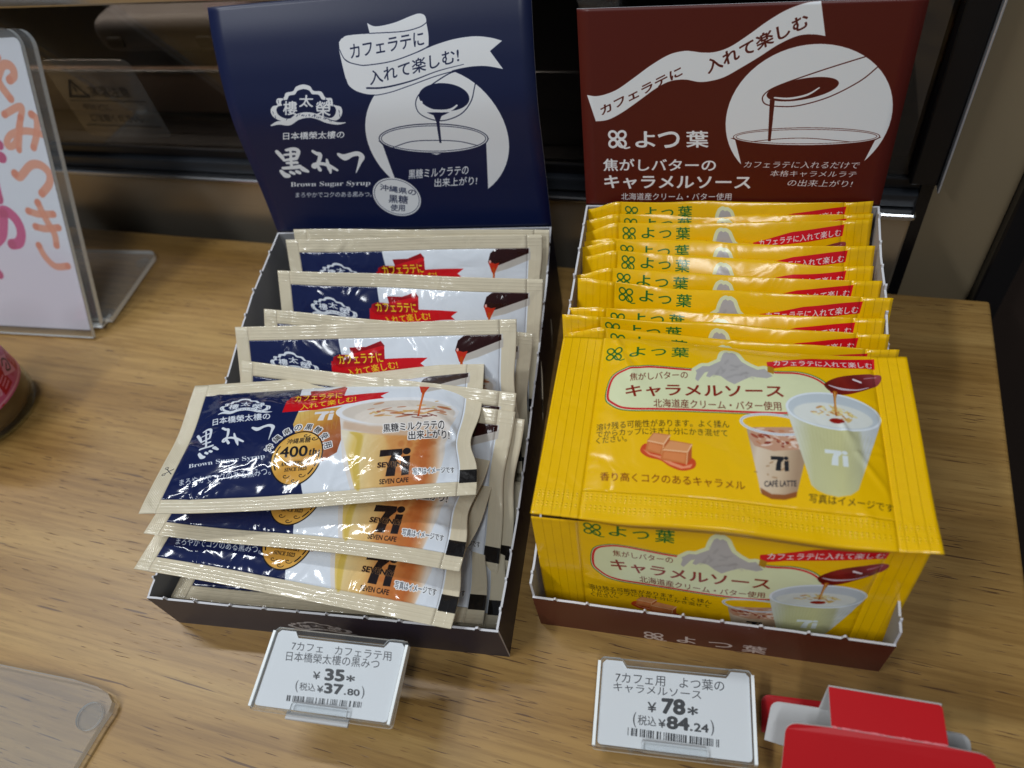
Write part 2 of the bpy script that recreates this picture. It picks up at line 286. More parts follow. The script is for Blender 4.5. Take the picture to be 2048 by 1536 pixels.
A_ys={'hok':[(57.7,4.4),(59.3,4.8),(61.5,6.6),(62.7,9.0),(64.9,10.8),(67.9,12.5),(70.1,11.8),(72.6,15.0),(70.7,16.1),(67.8,15.9),(66.0,15.6),(63.4,17.3),(60.4,19.5),(58.2,18.3),(56.0,16.3),(53.7,15.8),(52.3,17.2),(51.2,16.7),(51.9,14.5),(50.7,15.1),(48.6,19.2),(47.7,18.3),(48.1,15.3),(47.7,14.4),(49.9,12.2),(52.2,12.0),(53.6,10.9),(55.9,9.2),(56.6,6.6)],'logo':[(17.6,9.7),(44.0,7.2),(17.1,4.6)],'pill':[(18.3,26.9),(19.3,18.6),(23.5,14.7),(30.2,13.1),(46.9,13.5),(72.7,12.5),(81.9,11.9),(88.4,14.4),(92.3,20.2),(90.4,25.9),(78.9,30.3),(56.2,31.6),(34.7,32.9),(25.2,32.7),(20.6,30.4)],'a1':[(26.1,20.4),(45.3,18.3),(25.8,17.0)],'a2':[(25.4,27.3),(75.7,23.8),(25.0,22.4)],'a3':[(34.8,31.3),(74.9,29.0),(34.5,27.9)],'ban':[(70.9,8.4),(74.7,7.4),(86.1,4.1),(106.4,1.2),(106.0,5.9),(93.2,7.9),(78.3,9.7),(73.1,11.3)],'gold':[(71.1,10.2),(73.2,11.0),(73.0,14.0),(71.0,13.2)],'bt':[(73.1,10.0),(105.3,5.8),(73.2,7.2)],'spoon':[(89.0,15.8),(92.9,12.5),(98.9,10.0),(107.1,8.3),(106.6,12.2),(102.7,15.4),(96.7,18.8),(92.3,19.7),(89.5,18.1)],'stream':[(91.8,19.3),(91.6,30.2)],'rim':[(76.2,28.2),(105.4,27.1),(91.5,19.5),(90.4,33.7)],'bigbody':[(76.4,29.9),(83.0,55.1),(85.6,56.2),(89.5,56.3),(93.4,55.4),(95.8,53.4),(104.8,29.8)],'srim':[(62.6,34.0),(80.5,34.0),(71.8,30.4),(71.6,38.3)],'sbody':[(64.1,36.4),(68.1,58.6),(71.1,59.6),(75.0,59.4),(78.3,58.1),(81.8,40.7),(80.0,35.7)],'slogo':[(71.6,50.8),(76.3,50.3),(71.8,45.9)],'cafe':[(69.2,56.5),(78.4,55.4),(69.2,54.2)],'blogo':[(87.0,47.2),(93.7,46.5),(87.3,41.8)],'p1':[(16.9,40.4),(58.9,37.0),(16.6,37.6)],'p2':[(17.2,43.0),(58.4,40.3),(16.9,40.4)],'p3':[(17.4,45.4),(27.2,44.6),(17.1,43.0)],'car':[(32.9,56.3),(49.8,54.6),(31.8,42.2)],'kaori':[(20.1,58.8),(63.7,58.4),(19.8,55.8)],'sha':[(81.8,60.0),(105.5,59.8),(81.9,57.2)],'crimp':[(-1.1,64.1),(-0.1,69.8),(108.1,61.6),(11.6,24.2)]}
A_bs={'inner':[(6.0,6.0),(120.8,6.0),(119.9,59.5),(6.0,59.4)],'navy':[(49.3,5.6),(61.3,58.2)],'logo':[(16.0,9.7),(40.9,13.2),(17.0,19.3),(43.8,22.9)],'lt':[(24.9,18.5),(40.0,19.9),(23.2,13.0)],'n':[(16.2,24.7),(42.0,25.9),(15.0,20.9)],'kuro':[(15.0,42.4),(24.6,41.8),(9.5,26.0)],'mi':[(24.9,37.6),(33.8,37.5),(21.5,27.0)],'tsu':[(37.3,36.9),(46.6,36.8),(35.0,28.6)],'bss':[(13.1,46.3),(44.9,45.7),(12.2,43.7)],'maro':[(11.8,53.7),(48.2,52.1),(10.7,50.6)],'rA':[(54.6,10.0),(61.9,9.9),(68.3,7.6),(70.0,9.5),(69.7,13.7),(56.2,14.8)],'rB':[(47.3,13.1),(62.6,13.3),(70.0,10.9),(69.9,15.8),(63.3,16.8),(46.7,18.0)],'rC':[(46.2,22.7),(46.2,15.6),(69.8,15.1),(79.9,14.9),(88.8,15.0),(85.7,17.3),(88.1,19.2),(72.5,20.5),(60.5,23.1)],'t1':[(49.9,17.0),(69.6,16.5),(48.9,12.9)],'t2':[(53.7,22.5),(76.0,19.2),(52.9,19.2)],'jar':[(52.9,24.3),(53.6,32.4),(66.5,47.2),(72.4,45.1),(73.5,40.8),(69.5,22.0)],'jlogo':[(61.0,28.7),(68.5,28.9),(59.9,24.1)],'medal':[(47.7,44.7),(67.0,46.5),(54.7,34.1),(60.0,56.7)],'rim':[(68.3,22.4),(118.2,28.5),(92.1,18.4),(94.1,32.8)],'body':[(71.3,30.2),(74.7,42.8),(79.4,56.2),(112.4,58.0),(115.1,44.9),(115.8,35.3)],'logo7':[(90.3,55.7),(101.1,55.8),(88.5,44.3)],'cafe':[(91.0,56.9),(100.9,56.8),(90.8,55.4)],'k1':[(89.8,36.9),(113.9,35.3),(89.1,32.8)],'k2':[(99.9,40.7),(116.5,39.0),(99.4,36.7)],'sha':[(102.9,55.7),(118.2,55.2),(102.6,53.1)],'spoon':[(101.0,11.8),(104.3,6.7),(120.8,5.9),(120.9,11.3),(110.2,15.3),(103.6,17.2)],'syr':[(100.4,12.3),(101.9,8.6),(104.3,6.4),(120.7,5.9),(120.6,9.0),(109.9,12.6),(104.2,14.6),(102.4,17.0)],'drip':[(103.3,16.1),(103.2,21.4),(102.5,29.2)],'blk':[(119.9,53.7),(125.7,54.3),(126.0,60.0),(120.3,59.7)],'sc':[(4.8,47.5),(6.1,44.6)],'arc':[(45.9,37.3),(47.7,31.8),(54.6,29.9),(61.8,32.3),(66.4,37.0)]}
A_t1={'card':[(1.8,1.2),(50.1,1.6),(2.7,29.3),(49.3,28.5)],'a':[(8.4,7.8),(46.2,7.5),(7.8,4.6)],'b':[(7.6,11.8),(42.6,10.8),(6.9,8.3)],'y':[(19.7,17.0),(35.0,16.3),(18.9,13.4)],'y35':[(23.5,16.9),(31.6,16.6),(22.6,12.4)],'z':[(14.6,21.8),(39.9,21.0),(13.8,18.5)],'bar':[(12.5,25.6),(40.9,24.6),(12.2,23.6),(40.7,22.6)]}
A_t2={'card':[(1.1,0.7),(50.6,1.1),(1.3,27.9),(50.6,28.8)],'a':[(5.9,8.2),(41.7,7.5),(5.9,4.6)],'b':[(5.4,11.1),(34.3,10.9),(5.4,8.2)],'y':[(17.1,16.6),(33.1,16.0),(17.0,12.3)],'z':[(12.5,21.4),(38.3,21.2),(12.4,17.6)],'bar':[(10.9,24.6),(40.2,25.0),(10.9,22.2),(40.3,22.7)]}
A_sg={'ya1':[(-25.6,132.3),(-18.3,142.0),(-13.9,143.2),(-11.3,141.2),(-11.8,137.8),(-15.1,136.0)],'ya2':[(-23.2,139.2),(-21.3,133.2),(-17.4,127.1)],'ya3':[(-20.0,149.3),(-18.6,146.8)],'mi1':[(-24.0,119.6),(-14.2,123.0),(-11.9,121.9),(-16.5,113.8),(-21.3,105.6),(-26.1,103.6),(-27.4,105.7),(-22.6,109.8),(-12.7,111.2),(-0.8,108.9)],'mi2':[(-6.8,119.2),(-4.3,116.6),(-6.6,109.5),(-10.7,102.9)],'mi3':[(-14.2,117.9),(-17.5,109.7),(-20.5,101.9)],'tsu':[(-27.3,89.7),(-24.4,88.1),(-15.6,93.9),(-8.9,93.9),(-4.8,89.6),(-6.5,84.2),(-12.8,79.3)],'k1':[(-24.8,69.9),(-18.3,68.3),(-8.7,68.3)],'k2':[(-22.6,61.5),(-16.7,60.4),(-7.4,61.1)],'k3':[(-17.1,74.4),(-14.4,65.5),(-11.3,57.6),(-11.8,51.3)],'k4':[(-23.8,51.1),(-21.5,44.8),(-16.1,39.6),(-7.6,39.9)],'m1':[(-46.5,68.6),(-40.3,69.8),(-34.8,65.3),(-33.5,58.5),(-36.8,52.6),(-42.3,51.4)],'m2':[(-52.9,52.4),(-46.8,57.1),(-42.2,68.6)],'m3':[(-33.8,105.0),(-32.6,104.5)],'m4':[(-35.9,98.9),(-33.1,98.1)],'m5':[(-42.7,84.3),(-43.0,76.5)],'m6':[(-58.7,35.6),(-57.1,33.8)],'paper':[(-15.9,158.2),(1.2,157.6),(-1.1,0.9),(-70.9,0.7)],'pan':[(-15.2,160.2),(4.1,158.9),(7.7,154.3),(3.6,-0.1)]}
A_yf={'p':[(38.4,4.9),(46.6,2.4),(49.7,7.1),(57.1,-0.3),(62.2,8.8),(69.8,0.3),(72.2,8.4),(80.9,1.6)]}
A_bf={'p':[(53.8,6.7),(56.4,10.7),(62.4,12.6),(80.0,6.1),(80.4,3.3),(70.0,3.4),(60.1,8.3),(65.9,6.5)]}
WHT = (240, 243, 246)
def seven_logo(A, x0, y0, x1, y1, col, words=None):
    """the 7i mark inside a box"""
    w, h = x1 - x0, y1 - y0; P = lambda q: [(x0 + a * w, y0 + b * h) for a, b in q]
    A.poly(P([(0, 0.02), (0.72, 0), (0.6, 0.2), (0.5, 0.24), (0, 0.28)]), col)
    A.poly(P([(0.40, 0.20), (0.72, 0.02), (0.74, 0.2), (0.58, 0.42), (0.55, 1.0), (0.25, 1.0), (0.30, 0.55)]), col)
    A.poly(ellipse(x0 + 0.87 * w, y0 + 0.10 * h, 0.13 * w, 0.13 * h), col)
    A.poly(P([(0.76, 0.30), (1.0, 0.28), (1.0, 0.98), (0.76, 1.0)]), col)
    if words: A.text('SEVEN&i', (x0 - 0.03 * w, y0 + 0.68 * h), (x0 + 1.0 * w, y0 + 0.66 * h), (x0 - 0.03 * w, y0 + 0.50 * h), col, 0.03, outline=words, ow=0.18)
def clover(A, cx, cy, r, col, w=0.55):
    for sx in (-1, 1):
        for sy in (-1, 1): A.line(ellipse(cx + sx * r * 0.46, cy + sy * r * 0.46, r * 0.42, r * 0.38, 45 * sx * sy, 20), w, col, sm=False)
    A.line([(cx + 0.2 * r, cy + 0.3 * r), (cx + 0.7 * r, cy + 0.95 * r), (cx + 1.25 * r, cy + 0.9 * r)], w * 0.7, col)
def cloud(A, f, col, bgc, s=1.0, texts=True):
    """scalloped pine-shaped crest; f maps unit box (0..1, 0..1) to artwork mm"""
    out = [(0.0, 0.60), (0.03, 0.50), (0.09, 0.47), (0.075, 0.40), (0.09, 0.32), (0.17, 0.30), (0.20, 0.19), (0.29, 0.15), (0.33, 0.05), (0.42, 0.0),
           (0.51, 0.04), (0.56, 0.14), (0.66, 0.16), (0.72, 0.29), (0.80, 0.31), (0.83, 0.45), (0.92, 0.50), (0.945, 0.62), (0.92, 0.76), (0.85, 0.83),
           (0.72, 0.76), (0.60, 0.69), (0.46, 0.66), (0.34, 0.72), (0.22, 0.85), (0.12, 0.84), (0.03, 0.74)]
    c = np.array([0.46, 0.52]); inn = [tuple(c + (np.array(p) - c) * np.array([0.83, 0.80])) for p in out]
    inn = [(x, y if y < 0.6 else min(y, 0.80)) for x, y in inn]
    A.poly([f(*p) for p in out], col, sm=True); A.poly([f(*p) for p in inn], bgc, sm=True)
    A.line([f(*p) for p in [(0.0, 0.97), (0.10, 0.90), (0.24, 0.90), (0.36, 0.75), (0.5, 0.70), (0.62, 0.74), (0.74, 0.84), (0.88, 0.90), (0.99, 0.88)]], [0.5 * s, 1.6 * s, 2.2 * s, 2.6 * s, 2.4 * s, 2.4 * s, 2.0 * s, 1.2 * s, 0.3 * s], col)
    rs = random.Random(3)
    for i in range(26):
        t = rs.random(); x = 0.2 + 0.6 * t; y = 0.86 - 0.15 * math.sin(math.pi * (t * 0.9 + 0.1)) + rs.uniform(-0.02, 0.03)
        A.line([f(x, y), f(x + 0.012, y - 0.03)], 0.18 * s, bgc)
    for p in [(0.03, 0.62), (0.06, 0.72), (0.10, 0.36), (0.16, 0.27), (0.78, 0.36), (0.82, 0.42), (0.90, 0.58), (0.91, 0.68), (0.72, 0.30)]:
        A.line([f(p[0], p[1]), f(p[0] + 0.008, p[1] + 0.07)], 0.22 * s, bgc)
    if texts:
        for ch, (a, b, c_, d) in zip('樓太榮', [(0.17, 0.70, 0.35, 0.38), (0.38, 0.51, 0.56, 0.24), (0.60, 0.72, 0.79, 0.38)]):
            A.text(ch, f(a, b), f(c_, b), f(a, d), col, 0.022)
def kuromitsu(A, q, col, s=1.0):
    """brush written title; q = three corner triples (bl, br, tl)"""
    def F(k):
        p0, p1, pt = [np.array(v) for v in q[k]]
        return lambda x, y: tuple(p0 + (p1 - p0) * x + (pt - p0) * (1 - y))
    f = F('kuro')
    for pts, w in [([(0.00, 0.14), (0.14, 0.30), (0.22, 0.44)], [2.0, 2.2, 1.0]), ([(0.28, 0.08), (0.50, 0.04), (0.66, 0.10), (0.62, 0.34)], [1.2, 1.7, 2.0, 1.4]),
                   ([(0.22, 0.24), (0.56, 0.20)], [1.0, 1.2]), ([(0.26, 0.42), (0.60, 0.36)], [1.2, 1.6]), ([(0.42, 0.10), (0.44, 0.40), (0.46, 0.64)], [1.2, 1.4, 1.4]),
                   ([(0.30, 0.52), (0.64, 0.50)], [1.0, 1.4]), ([(0.18, 0.70), (0.44, 0.68), (0.74, 0.64)], [1.3, 1.6, 2.0]), ([(0.14, 0.82), (0.26, 0.94), (0.38, 0.96)], [2.0, 2.8, 1.8]),
                   ([(0.44, 0.84), (0.54, 0.88)], [1.6, 1.6]), ([(0.64, 0.82), (0.72, 0.85)], [1.8, 1.8]), ([(0.82, 0.72), (0.98, 0.80)], [2.6, 1.6])]:
        A.line([f(*p) for p in pts], [v * s for v in w], col)
    f = F('mi')
    for pts, w in [([(0.02, 0.04), (0.18, 0.14), (0.30, 0.18), (0.26, 0.45), (0.12, 0.72), (0.02, 0.70), (0.10, 0.60), (0.40, 0.58), (0.70, 0.68), (1.0, 0.86)], [1.5, 1.8, 2.0, 1.6, 1.4, 1.5, 1.5, 1.6, 1.8, 1.2]),
                   ([(0.16, 0.56), (0.30, 0.84)], [1.2, 1.9]), ([(0.58, 0.40), (0.62, 0.60), (0.70, 0.82), (0.74, 1.0)], [1.0, 1.8, 2.0, 0.6])]:
        A.line([f(*p) for p in pts], [v * s for v in w], col)
    f = F('tsu')
    A.line([f(*p) for p in [(0.02, 0.10), (0.26, 0.24), (0.55, 0.12), (0.80, 0.08), (0.95, 0.22), (0.88, 0.50), (0.74, 0.98)]], [v * s for v in (1.4, 3.0, 2.0, 2.2, 2.6, 1.5, 0.3)], col)
# ---- blue box header card
def art_blue_header():
    q = A_bh; NV = (13, 25, 66); A = Art(139.5, 104.4, 8, NV)
    A.poly(ellipse(93.3, 59.5, 32.0, 30.5, 8), WHT)
    A.poly([(66.5, 58.5), *[(x, y) for x, y in q['body'][:3]], (78, 97), (104, 99), *q['body'][3:], (116.8, 59.8), (91.7, 66.5)], NV)
    r = q['rim']; c = ((r[0][0] + r[1][0]) / 2, (r[0][1] + r[1][1]) / 2); rx = (r[1][0] - r[0][0]) / 2; rot = math.degrees(math.atan2(r[1][1] - r[0][1], r[1][0] - r[0][0]))
    A.poly(ellipse(*c, rx, 7.0, rot), NV); A.poly(ellipse(*c, rx - .45, 6.55, rot), WHT); A.line(ellipse(*c, rx - 1.2, 5.9, rot), 0.3, NV, sm=False)
    A.line(q['liq'], 0.35, NV)
    for k, cs in (('ribC', (0, 3, 10, 11, 12)), ('ribA', (0, 7, 10)), ('ribB', (0, 6, 8))): A.poly(smc(q[k], cs), WHT)
    A.line([(57.4, 20), (59.5, 24.4), (64.7, 26.4), (69.3, 26.8), (80.4, 25.9), (92.2, 23.0), (96.2, 21.4)], 0.35, NV)
    A.line([(71.5, 15.0), (85.7, 15.3), (93, 14.3), (96.2, 12.9)], 0.32, NV); A.line([(59.5, 15.9), (62, 15.0), (71.5, 14.95)], 0.2, NV)
    A.line(q['under'], [0.7, 0.6, 0.35, 0.2], NV)
    A.line([(58.1, 31.7), (59, 34.5), (62.5, 37.1), (68.6, 38.7), (76.7, 38.0), (86.5, 35.7), (98.5, 32.7), (110, 30.7)], 0.3, NV)
    A.text('カフェラテに', *q['t1'], NV, 0.008); A.text('入れて楽しむ!', *q['t2'], NV, 0.008)
    A.line(q['bowlout'], 0.4, NV); A.line(q['handle'], 0.4, NV)
    A.poly(ellipse(100.1, 41.3, 10.9, 5.6, 5), NV); A.poly(q['pour'], NV)
    A.line(q['smile'], [0.7, 1.2, 1.2, 1.0, 0.7], WHT); A.poly(ellipse(*q['dot'][0], 0.6, 0.6), WHT)
    l = [np.array(v) for v in q['logo']]
    cloud(A, lambda x, y: tuple(l[0] + (l[1] - l[0]) * x + (l[2] - l[0]) * y), WHT, NV)
    A.text('日本橋榮太樓の', *q['n'], WHT, 0.022); kuromitsu(A, q, WHT, 1.08)
    A.text(serif('Brown Sugar Syrup'), *q['bss'], WHT, 0.004); A.text('まろやかでコクのある黒みつ。', *q['maro'], WHT, 0.006)
    A.poly(ellipse(67.8, 86.9, 11.6, 10.0, 12), WHT); A.line(ellipse(67.8, 86.9, 10.8, 9.2, 12), 0.25, NV, sm=False)
    A.text('沖縄県の', *q['b1'], NV, 0.01); A.text('黒糖', *q['b2'], NV, 0.01); A.text('使用', *q['b3'], NV, 0.01)
    A.text('黒糖ミルクラテの', *q['h1'], WHT, 0.014); A.text('出来上がり!', *q['h2'], WHT, 0.014)
    return A.image('blue_header_print')
def art_brown_header():
    q = A_yh; BR = (86, 20, 9); A = Art(118, 79, 9, BR); WH = (238, 242, 245)
    A.poly(smc(q['rib'], (0, 16, 17, 32)), WH); A.text('カフェラテに', *q['t1'], BR, 0.022); A.text('入れて楽しむ', *q['t2'], BR, 0.022)
    A.poly(ellipse(85.6, 42.3, 29.3, 28.0, 0), WH)
    A.poly([(58.5, 49.5), (60.4, 50.2), (63.4, 60.1), (66, 75), (107, 75), (108.8, 59.3), (111.0, 50.8), (113, 49.5)], BR)
    A.poly(ellipse(86, 49.1, 26.5, 3.7, 0.3), BR); A.poly(ellipse(86, 49.1, 26.2, 3.45, 0.3), WH); A.line(ellipse(86, 49.1, 25.4, 2.9, 0.3), 0.2, BR, sm=False); A.line(q['liq'], 0.25, BR)
    A.line(q['bowlout'], 0.42, BR); A.poly(ellipse(82.6, 30.6, 12.4, 4.0, -10), BR); A.poly(q['pour'], BR); A.line(q['smile'], [0.6, 0.8, 0.8, 0.5], WH)
    clover(A, 14.2, 49.6, 3.9, WH, 1.0); A.text('よ', *q['yo'], WH, 0.02); A.text('つ', *q['tsu'], WH, 0.02); A.text('葉', *q['ha'], WH, 0.02)
    A.text('焦がしバターの', *q['a1'], WH, 0.02); A.text('キャラメルソース', *q['a2'], WH, 0.025); A.text('北海道産クリーム・バター使用', *q['a3'], WH, 0.008)
    for t, k in (('カフェラテに入れるだけで', 'c1'), ('本格キャラメルラテ', 'c2'), ('の出来上がり!', 'c3')):
        a, b, c = q[k]; A.text(t, a, b, (c[0] + 0.9, c[1]), WH, 0.0)
    return A.image('brown_header_print')
# ---- yellow caramel sachet
YEL = (240, 189, 5)
def art_caramel():
    q = A_ys; A = Art(116.5, 72, 11, YEL); BR = (110, 38, 22); GRN = (30, 105, 40); CR = (221, 226, 182); RD = (206, 30, 40); BK = (52, 42, 24)
    pill = q['pill']
    A.poly(pill, GRN, sm=True); c = np.mean(pill, 0)
    sh = lambda k: [tuple(c + (np.array(p) - c) * np.array([1 - k / 37, 1 - k / 10.5])) for p in pill]
    A.poly(sh(0.3), CR, sm=True); A.line(sh(0.95), 0.75, RD, closed=True)
    hk = [(56.4, 6.4), (57.0, 4.8), (57.9, 4.2), (58.7, 4.7), (59.6, 4.3), (60.8, 5.0)] + q['hok'][2:-1]; A.line(hk, 2.9, CR, closed=True, sm=False); A.poly(hk, (178, 174, 172))
    for i in range(30):
        r_ = random.Random(i); x, y = r_.uniform(52, 70), r_.uniform(8, 17); A.poly(ellipse(x, y, 1.6, 0.5, r_.uniform(0, 180)), (150, 147, 145) if i % 2 else (182, 178, 174), al=0.0 if not inside(hk, x, y) else 0.35, blur=0.4)
    # clover + name
    clover(A, 19.6, 8.0, 3.0, GRN, 0.55)
    A.text('よ', (25.0, 9.3), (30.4, 8.9), (25.0, 5.0), GRN, 0.012); A.text('つ', (32.4, 8.7), (37.4, 8.3), (32.4, 5.6), GRN, 0.012); A.text('葉', (39.4, 8.8), (45.2, 8.4), (39.4, 3.9), GRN, 0.012)
    A.text('焦がしバターの', *q['a1'], BR, 0.004); A.text('キャラメルソース', *q['a2'], (134, 32, 18), 0.02); A.text('北海道産クリーム・バター使用', *q['a3'], BR, 0.006)
    A.poly(q['ban'], (214, 18, 34), sm=False); A.poly([(70.9, 8.6), (73.2, 7.8), (73.4, 11.0), (71.1, 10.8)], (214, 18, 34)); A.poly(q['gold'], (176, 128, 24))
    A.text('カフェラテに入れて楽しむ', *q['bt'], (240, 236, 232), 0.012)
    for t, k in (('溶け残る可能性があります。よく揉ん', 'p1'), ('でからカップに注ぎ十分にかき混ぜて', 'p2'), ('ください。', 'p3')): A.text(t, *q[k], BK, 0.0)
    A.text('香り高くコクのあるキャラメル', *q['kaori'], (120, 50, 10), 0.004); A.text('写真はイメージです', *q['sha'], BK, 0.0)
    # iced cup
    A.poly([(64.1, 36.8), (68.1, 58.6), (71.1, 59.8), (75.0, 59.6), (78.3, 58.3), (82.5, 40.7), (82.5, 36.5)], None, grad=((64, 38), (80, 40), [(0, (176, 150, 120)), (0.25, (222, 204, 180)), (0.7, (206, 182, 152)), (1, (168, 140, 112))]))
    A.poly([(64.6, 39.5), (66.5, 42.8), (72, 44.2), (80.5, 42.8), (82.5, 37), (78, 35), (66, 36)], (196, 150, 122)); rs = random.Random(5)
    for i in range(50):
        x, y = rs.uniform(66, 80), rs.uniform(36.0, 42.6); A.poly(ellipse(x, y, rs.uniform(.4, 1.4), rs.uniform(.2, .6), rs.uniform(-40, 40)), rs.choice([(150, 60, 40), (226, 200, 180), (190, 120, 80), (128, 40, 30), (232, 214, 200)]), al=.8, blur=.12)
    for i in range(10): x, y = rs.uniform(66.5, 79), rs.uniform(44.5, 54); A.poly(ellipse(x, y, rs.uniform(.3, .9), .25, rs.uniform(-60, 60)), (160, 120, 84), al=.7, blur=.15)
    A.poly([(68.0, 57.0), (68.4, 59.0), (71.2, 60.2), (75.0, 60.0), (78.3, 58.8), (78.6, 57.0), (75, 58.4), (71.2, 58.6)], (140, 74, 30), al=.85, blur=.15)
    A.line(ellipse(72.6, 34.4, 10.2, 3.6, 3), 1.0, (222, 226, 230), sm=False); A.line(ellipse(72.6, 34.4, 10.2, 3.6, 3), 0.25, (176, 180, 186), sm=False)
    seven_logo(A, 71.2, 45.9, 76.3, 50.8, (36, 36, 40)); A.text('CAFÉ LATTE', *q['cafe'], (40, 40, 48), 0.02)
    # paper cup
    A.poly([(76.3, 28.5), (82.6, 54.6), (84.2, 56.0), (86.6, 57.0), (90.0, 57.4), (93.6, 56.4), (95.9, 54.4), (105.2, 28.5)], None, grad=((78, 40), (103, 40), [(0, (214, 217, 206)), (0.22, (198, 198, 152)), (0.55, (206, 204, 150)), (0.78, (188, 188, 150)), (0.84, (206, 210, 206)), (1, (196, 202, 206))]))
    for i in range(22): x = 79 + i * 1.15; A.line([(x, 34.5), (84 + i * 0.5, 56)], 0.16, (184, 184, 130), al=.35)
    A.poly(ellipse(90.9, 26.9, 14.8, 7.3, -1), (226, 234, 240)); A.poly(ellipse(90.9, 26.9, 14.0, 6.6, -1), (196, 206, 212)); A.poly(ellipse(90.6, 28.6, 12.2, 4.7, -1), (224, 228, 222), blur=.5)
    for i in range(60):
        a = rs.uniform(0, 6.28); d = rs.random() ** .6; x, y = 91 + 6.6 * d * math.cos(a), 28.0 + 3.1 * d * math.sin(a)
        A.poly(ellipse(x, y, rs.uniform(.3, 1.5), rs.uniform(.15, .5), rs.uniform(-50, 50)), rs.choice([(214, 170, 80), (230, 214, 140), (196, 130, 60), (236, 232, 200)]), al=.75, blur=.15)
    A.poly(ellipse(91.6, 30.6, 2.3, 1.0, -4), (150, 28, 20), blur=.25)
    seven_logo(A, 87.0, 41.8, 93.7, 47.2, (224, 232, 232))
    sp = q['spoon']; A.poly(sp, None, sm=True, grad=((90, 19), (106, 9), [(0, (96, 22, 14)), (0.35, (134, 36, 28)), (0.6, (110, 30, 30)), (1, (150, 66, 70))]))
    A.line([(90.2, 16.3), (94, 17.2), (99, 16.6), (103, 14.6)], [.3, .9, .5, .2], (206, 190, 200)); A.line([(98.4, 12.2), (100.6, 12.9)], 0.8, (232, 220, 226)); A.line([(102, 11), (106, 9.4)], 0.4, (180, 120, 130))
    A.line([(91.9, 19.2), (91.6, 22), (91.5, 28.5)], [1.6, .7, .5], (176, 96, 26)); A.line([(91.8, 19.2), (91.55, 27)], .22, (236, 190, 110))
    # caramels
    g = lambda P: [(31.6 + (X - 550) * .0684, 41.2 + (Y - 520) * .0829 - .0068 * (X - 550)) for X, Y in P]
    A.poly(g([(552, 588), (575, 570), (640, 585), (700, 610), (780, 635), (803, 655), (795, 680), (745, 690), (690, 672), (645, 645), (590, 630), (556, 608)]), (206, 74, 34), sm=True)
    A.poly(g([(560, 592), (600, 615), (650, 628), (700, 655), (750, 672), (790, 662), (780, 678), (740, 682), (690, 664), (640, 636), (590, 618)]), (240, 150, 110), blur=.25)
    for top, fr, rt in ((((580, 558), (606, 525), (682, 537), (656, 576)), ((580, 558), (656, 576), (650, 622), (574, 602)), ((656, 576), (682, 537), (680, 584), (650, 622))),
                        (((652, 600), (682, 560), (782, 578), (764, 612)), ((652, 600), (764, 612), (762, 664), (645, 642)), ((764, 612), (782, 578), (784, 638), (762, 664)))):
        A.poly(g(fr), (208, 120, 64)); A.poly(g(rt), (186, 92, 44)); A.poly(g(top), (222, 152, 98))
        A.poly(g([(fr[0][0] + 8, fr[0][1] + 8), (fr[1][0] - 8, fr[1][1] + 8), (fr[2][0] - 10, fr[2][1] - 8), (fr[3][0] + 10, fr[3][1] - 8)]), (222, 136, 80), blur=.3)
        A.line(g([fr[0], fr[1], rt[1]]), .4, (244, 196, 150), sm=False); A.line(g([fr[1], fr[2]]), .35, (236, 176, 126), sm=False); A.line(g([top[0], top[1], top[2]]), .25, (196, 118, 66), sm=False)
    return A.image('caramel_sachet_print')
def inside(P, x, y):
    r = False; n = len(P)
    for i in range(n):
        (a, b), (c, d) = P[i], P[(i + 1) % n]
        if (b > y) != (d > y) and x < (c - a) * (y - b) / (d - b) + a: r = not r
    return r
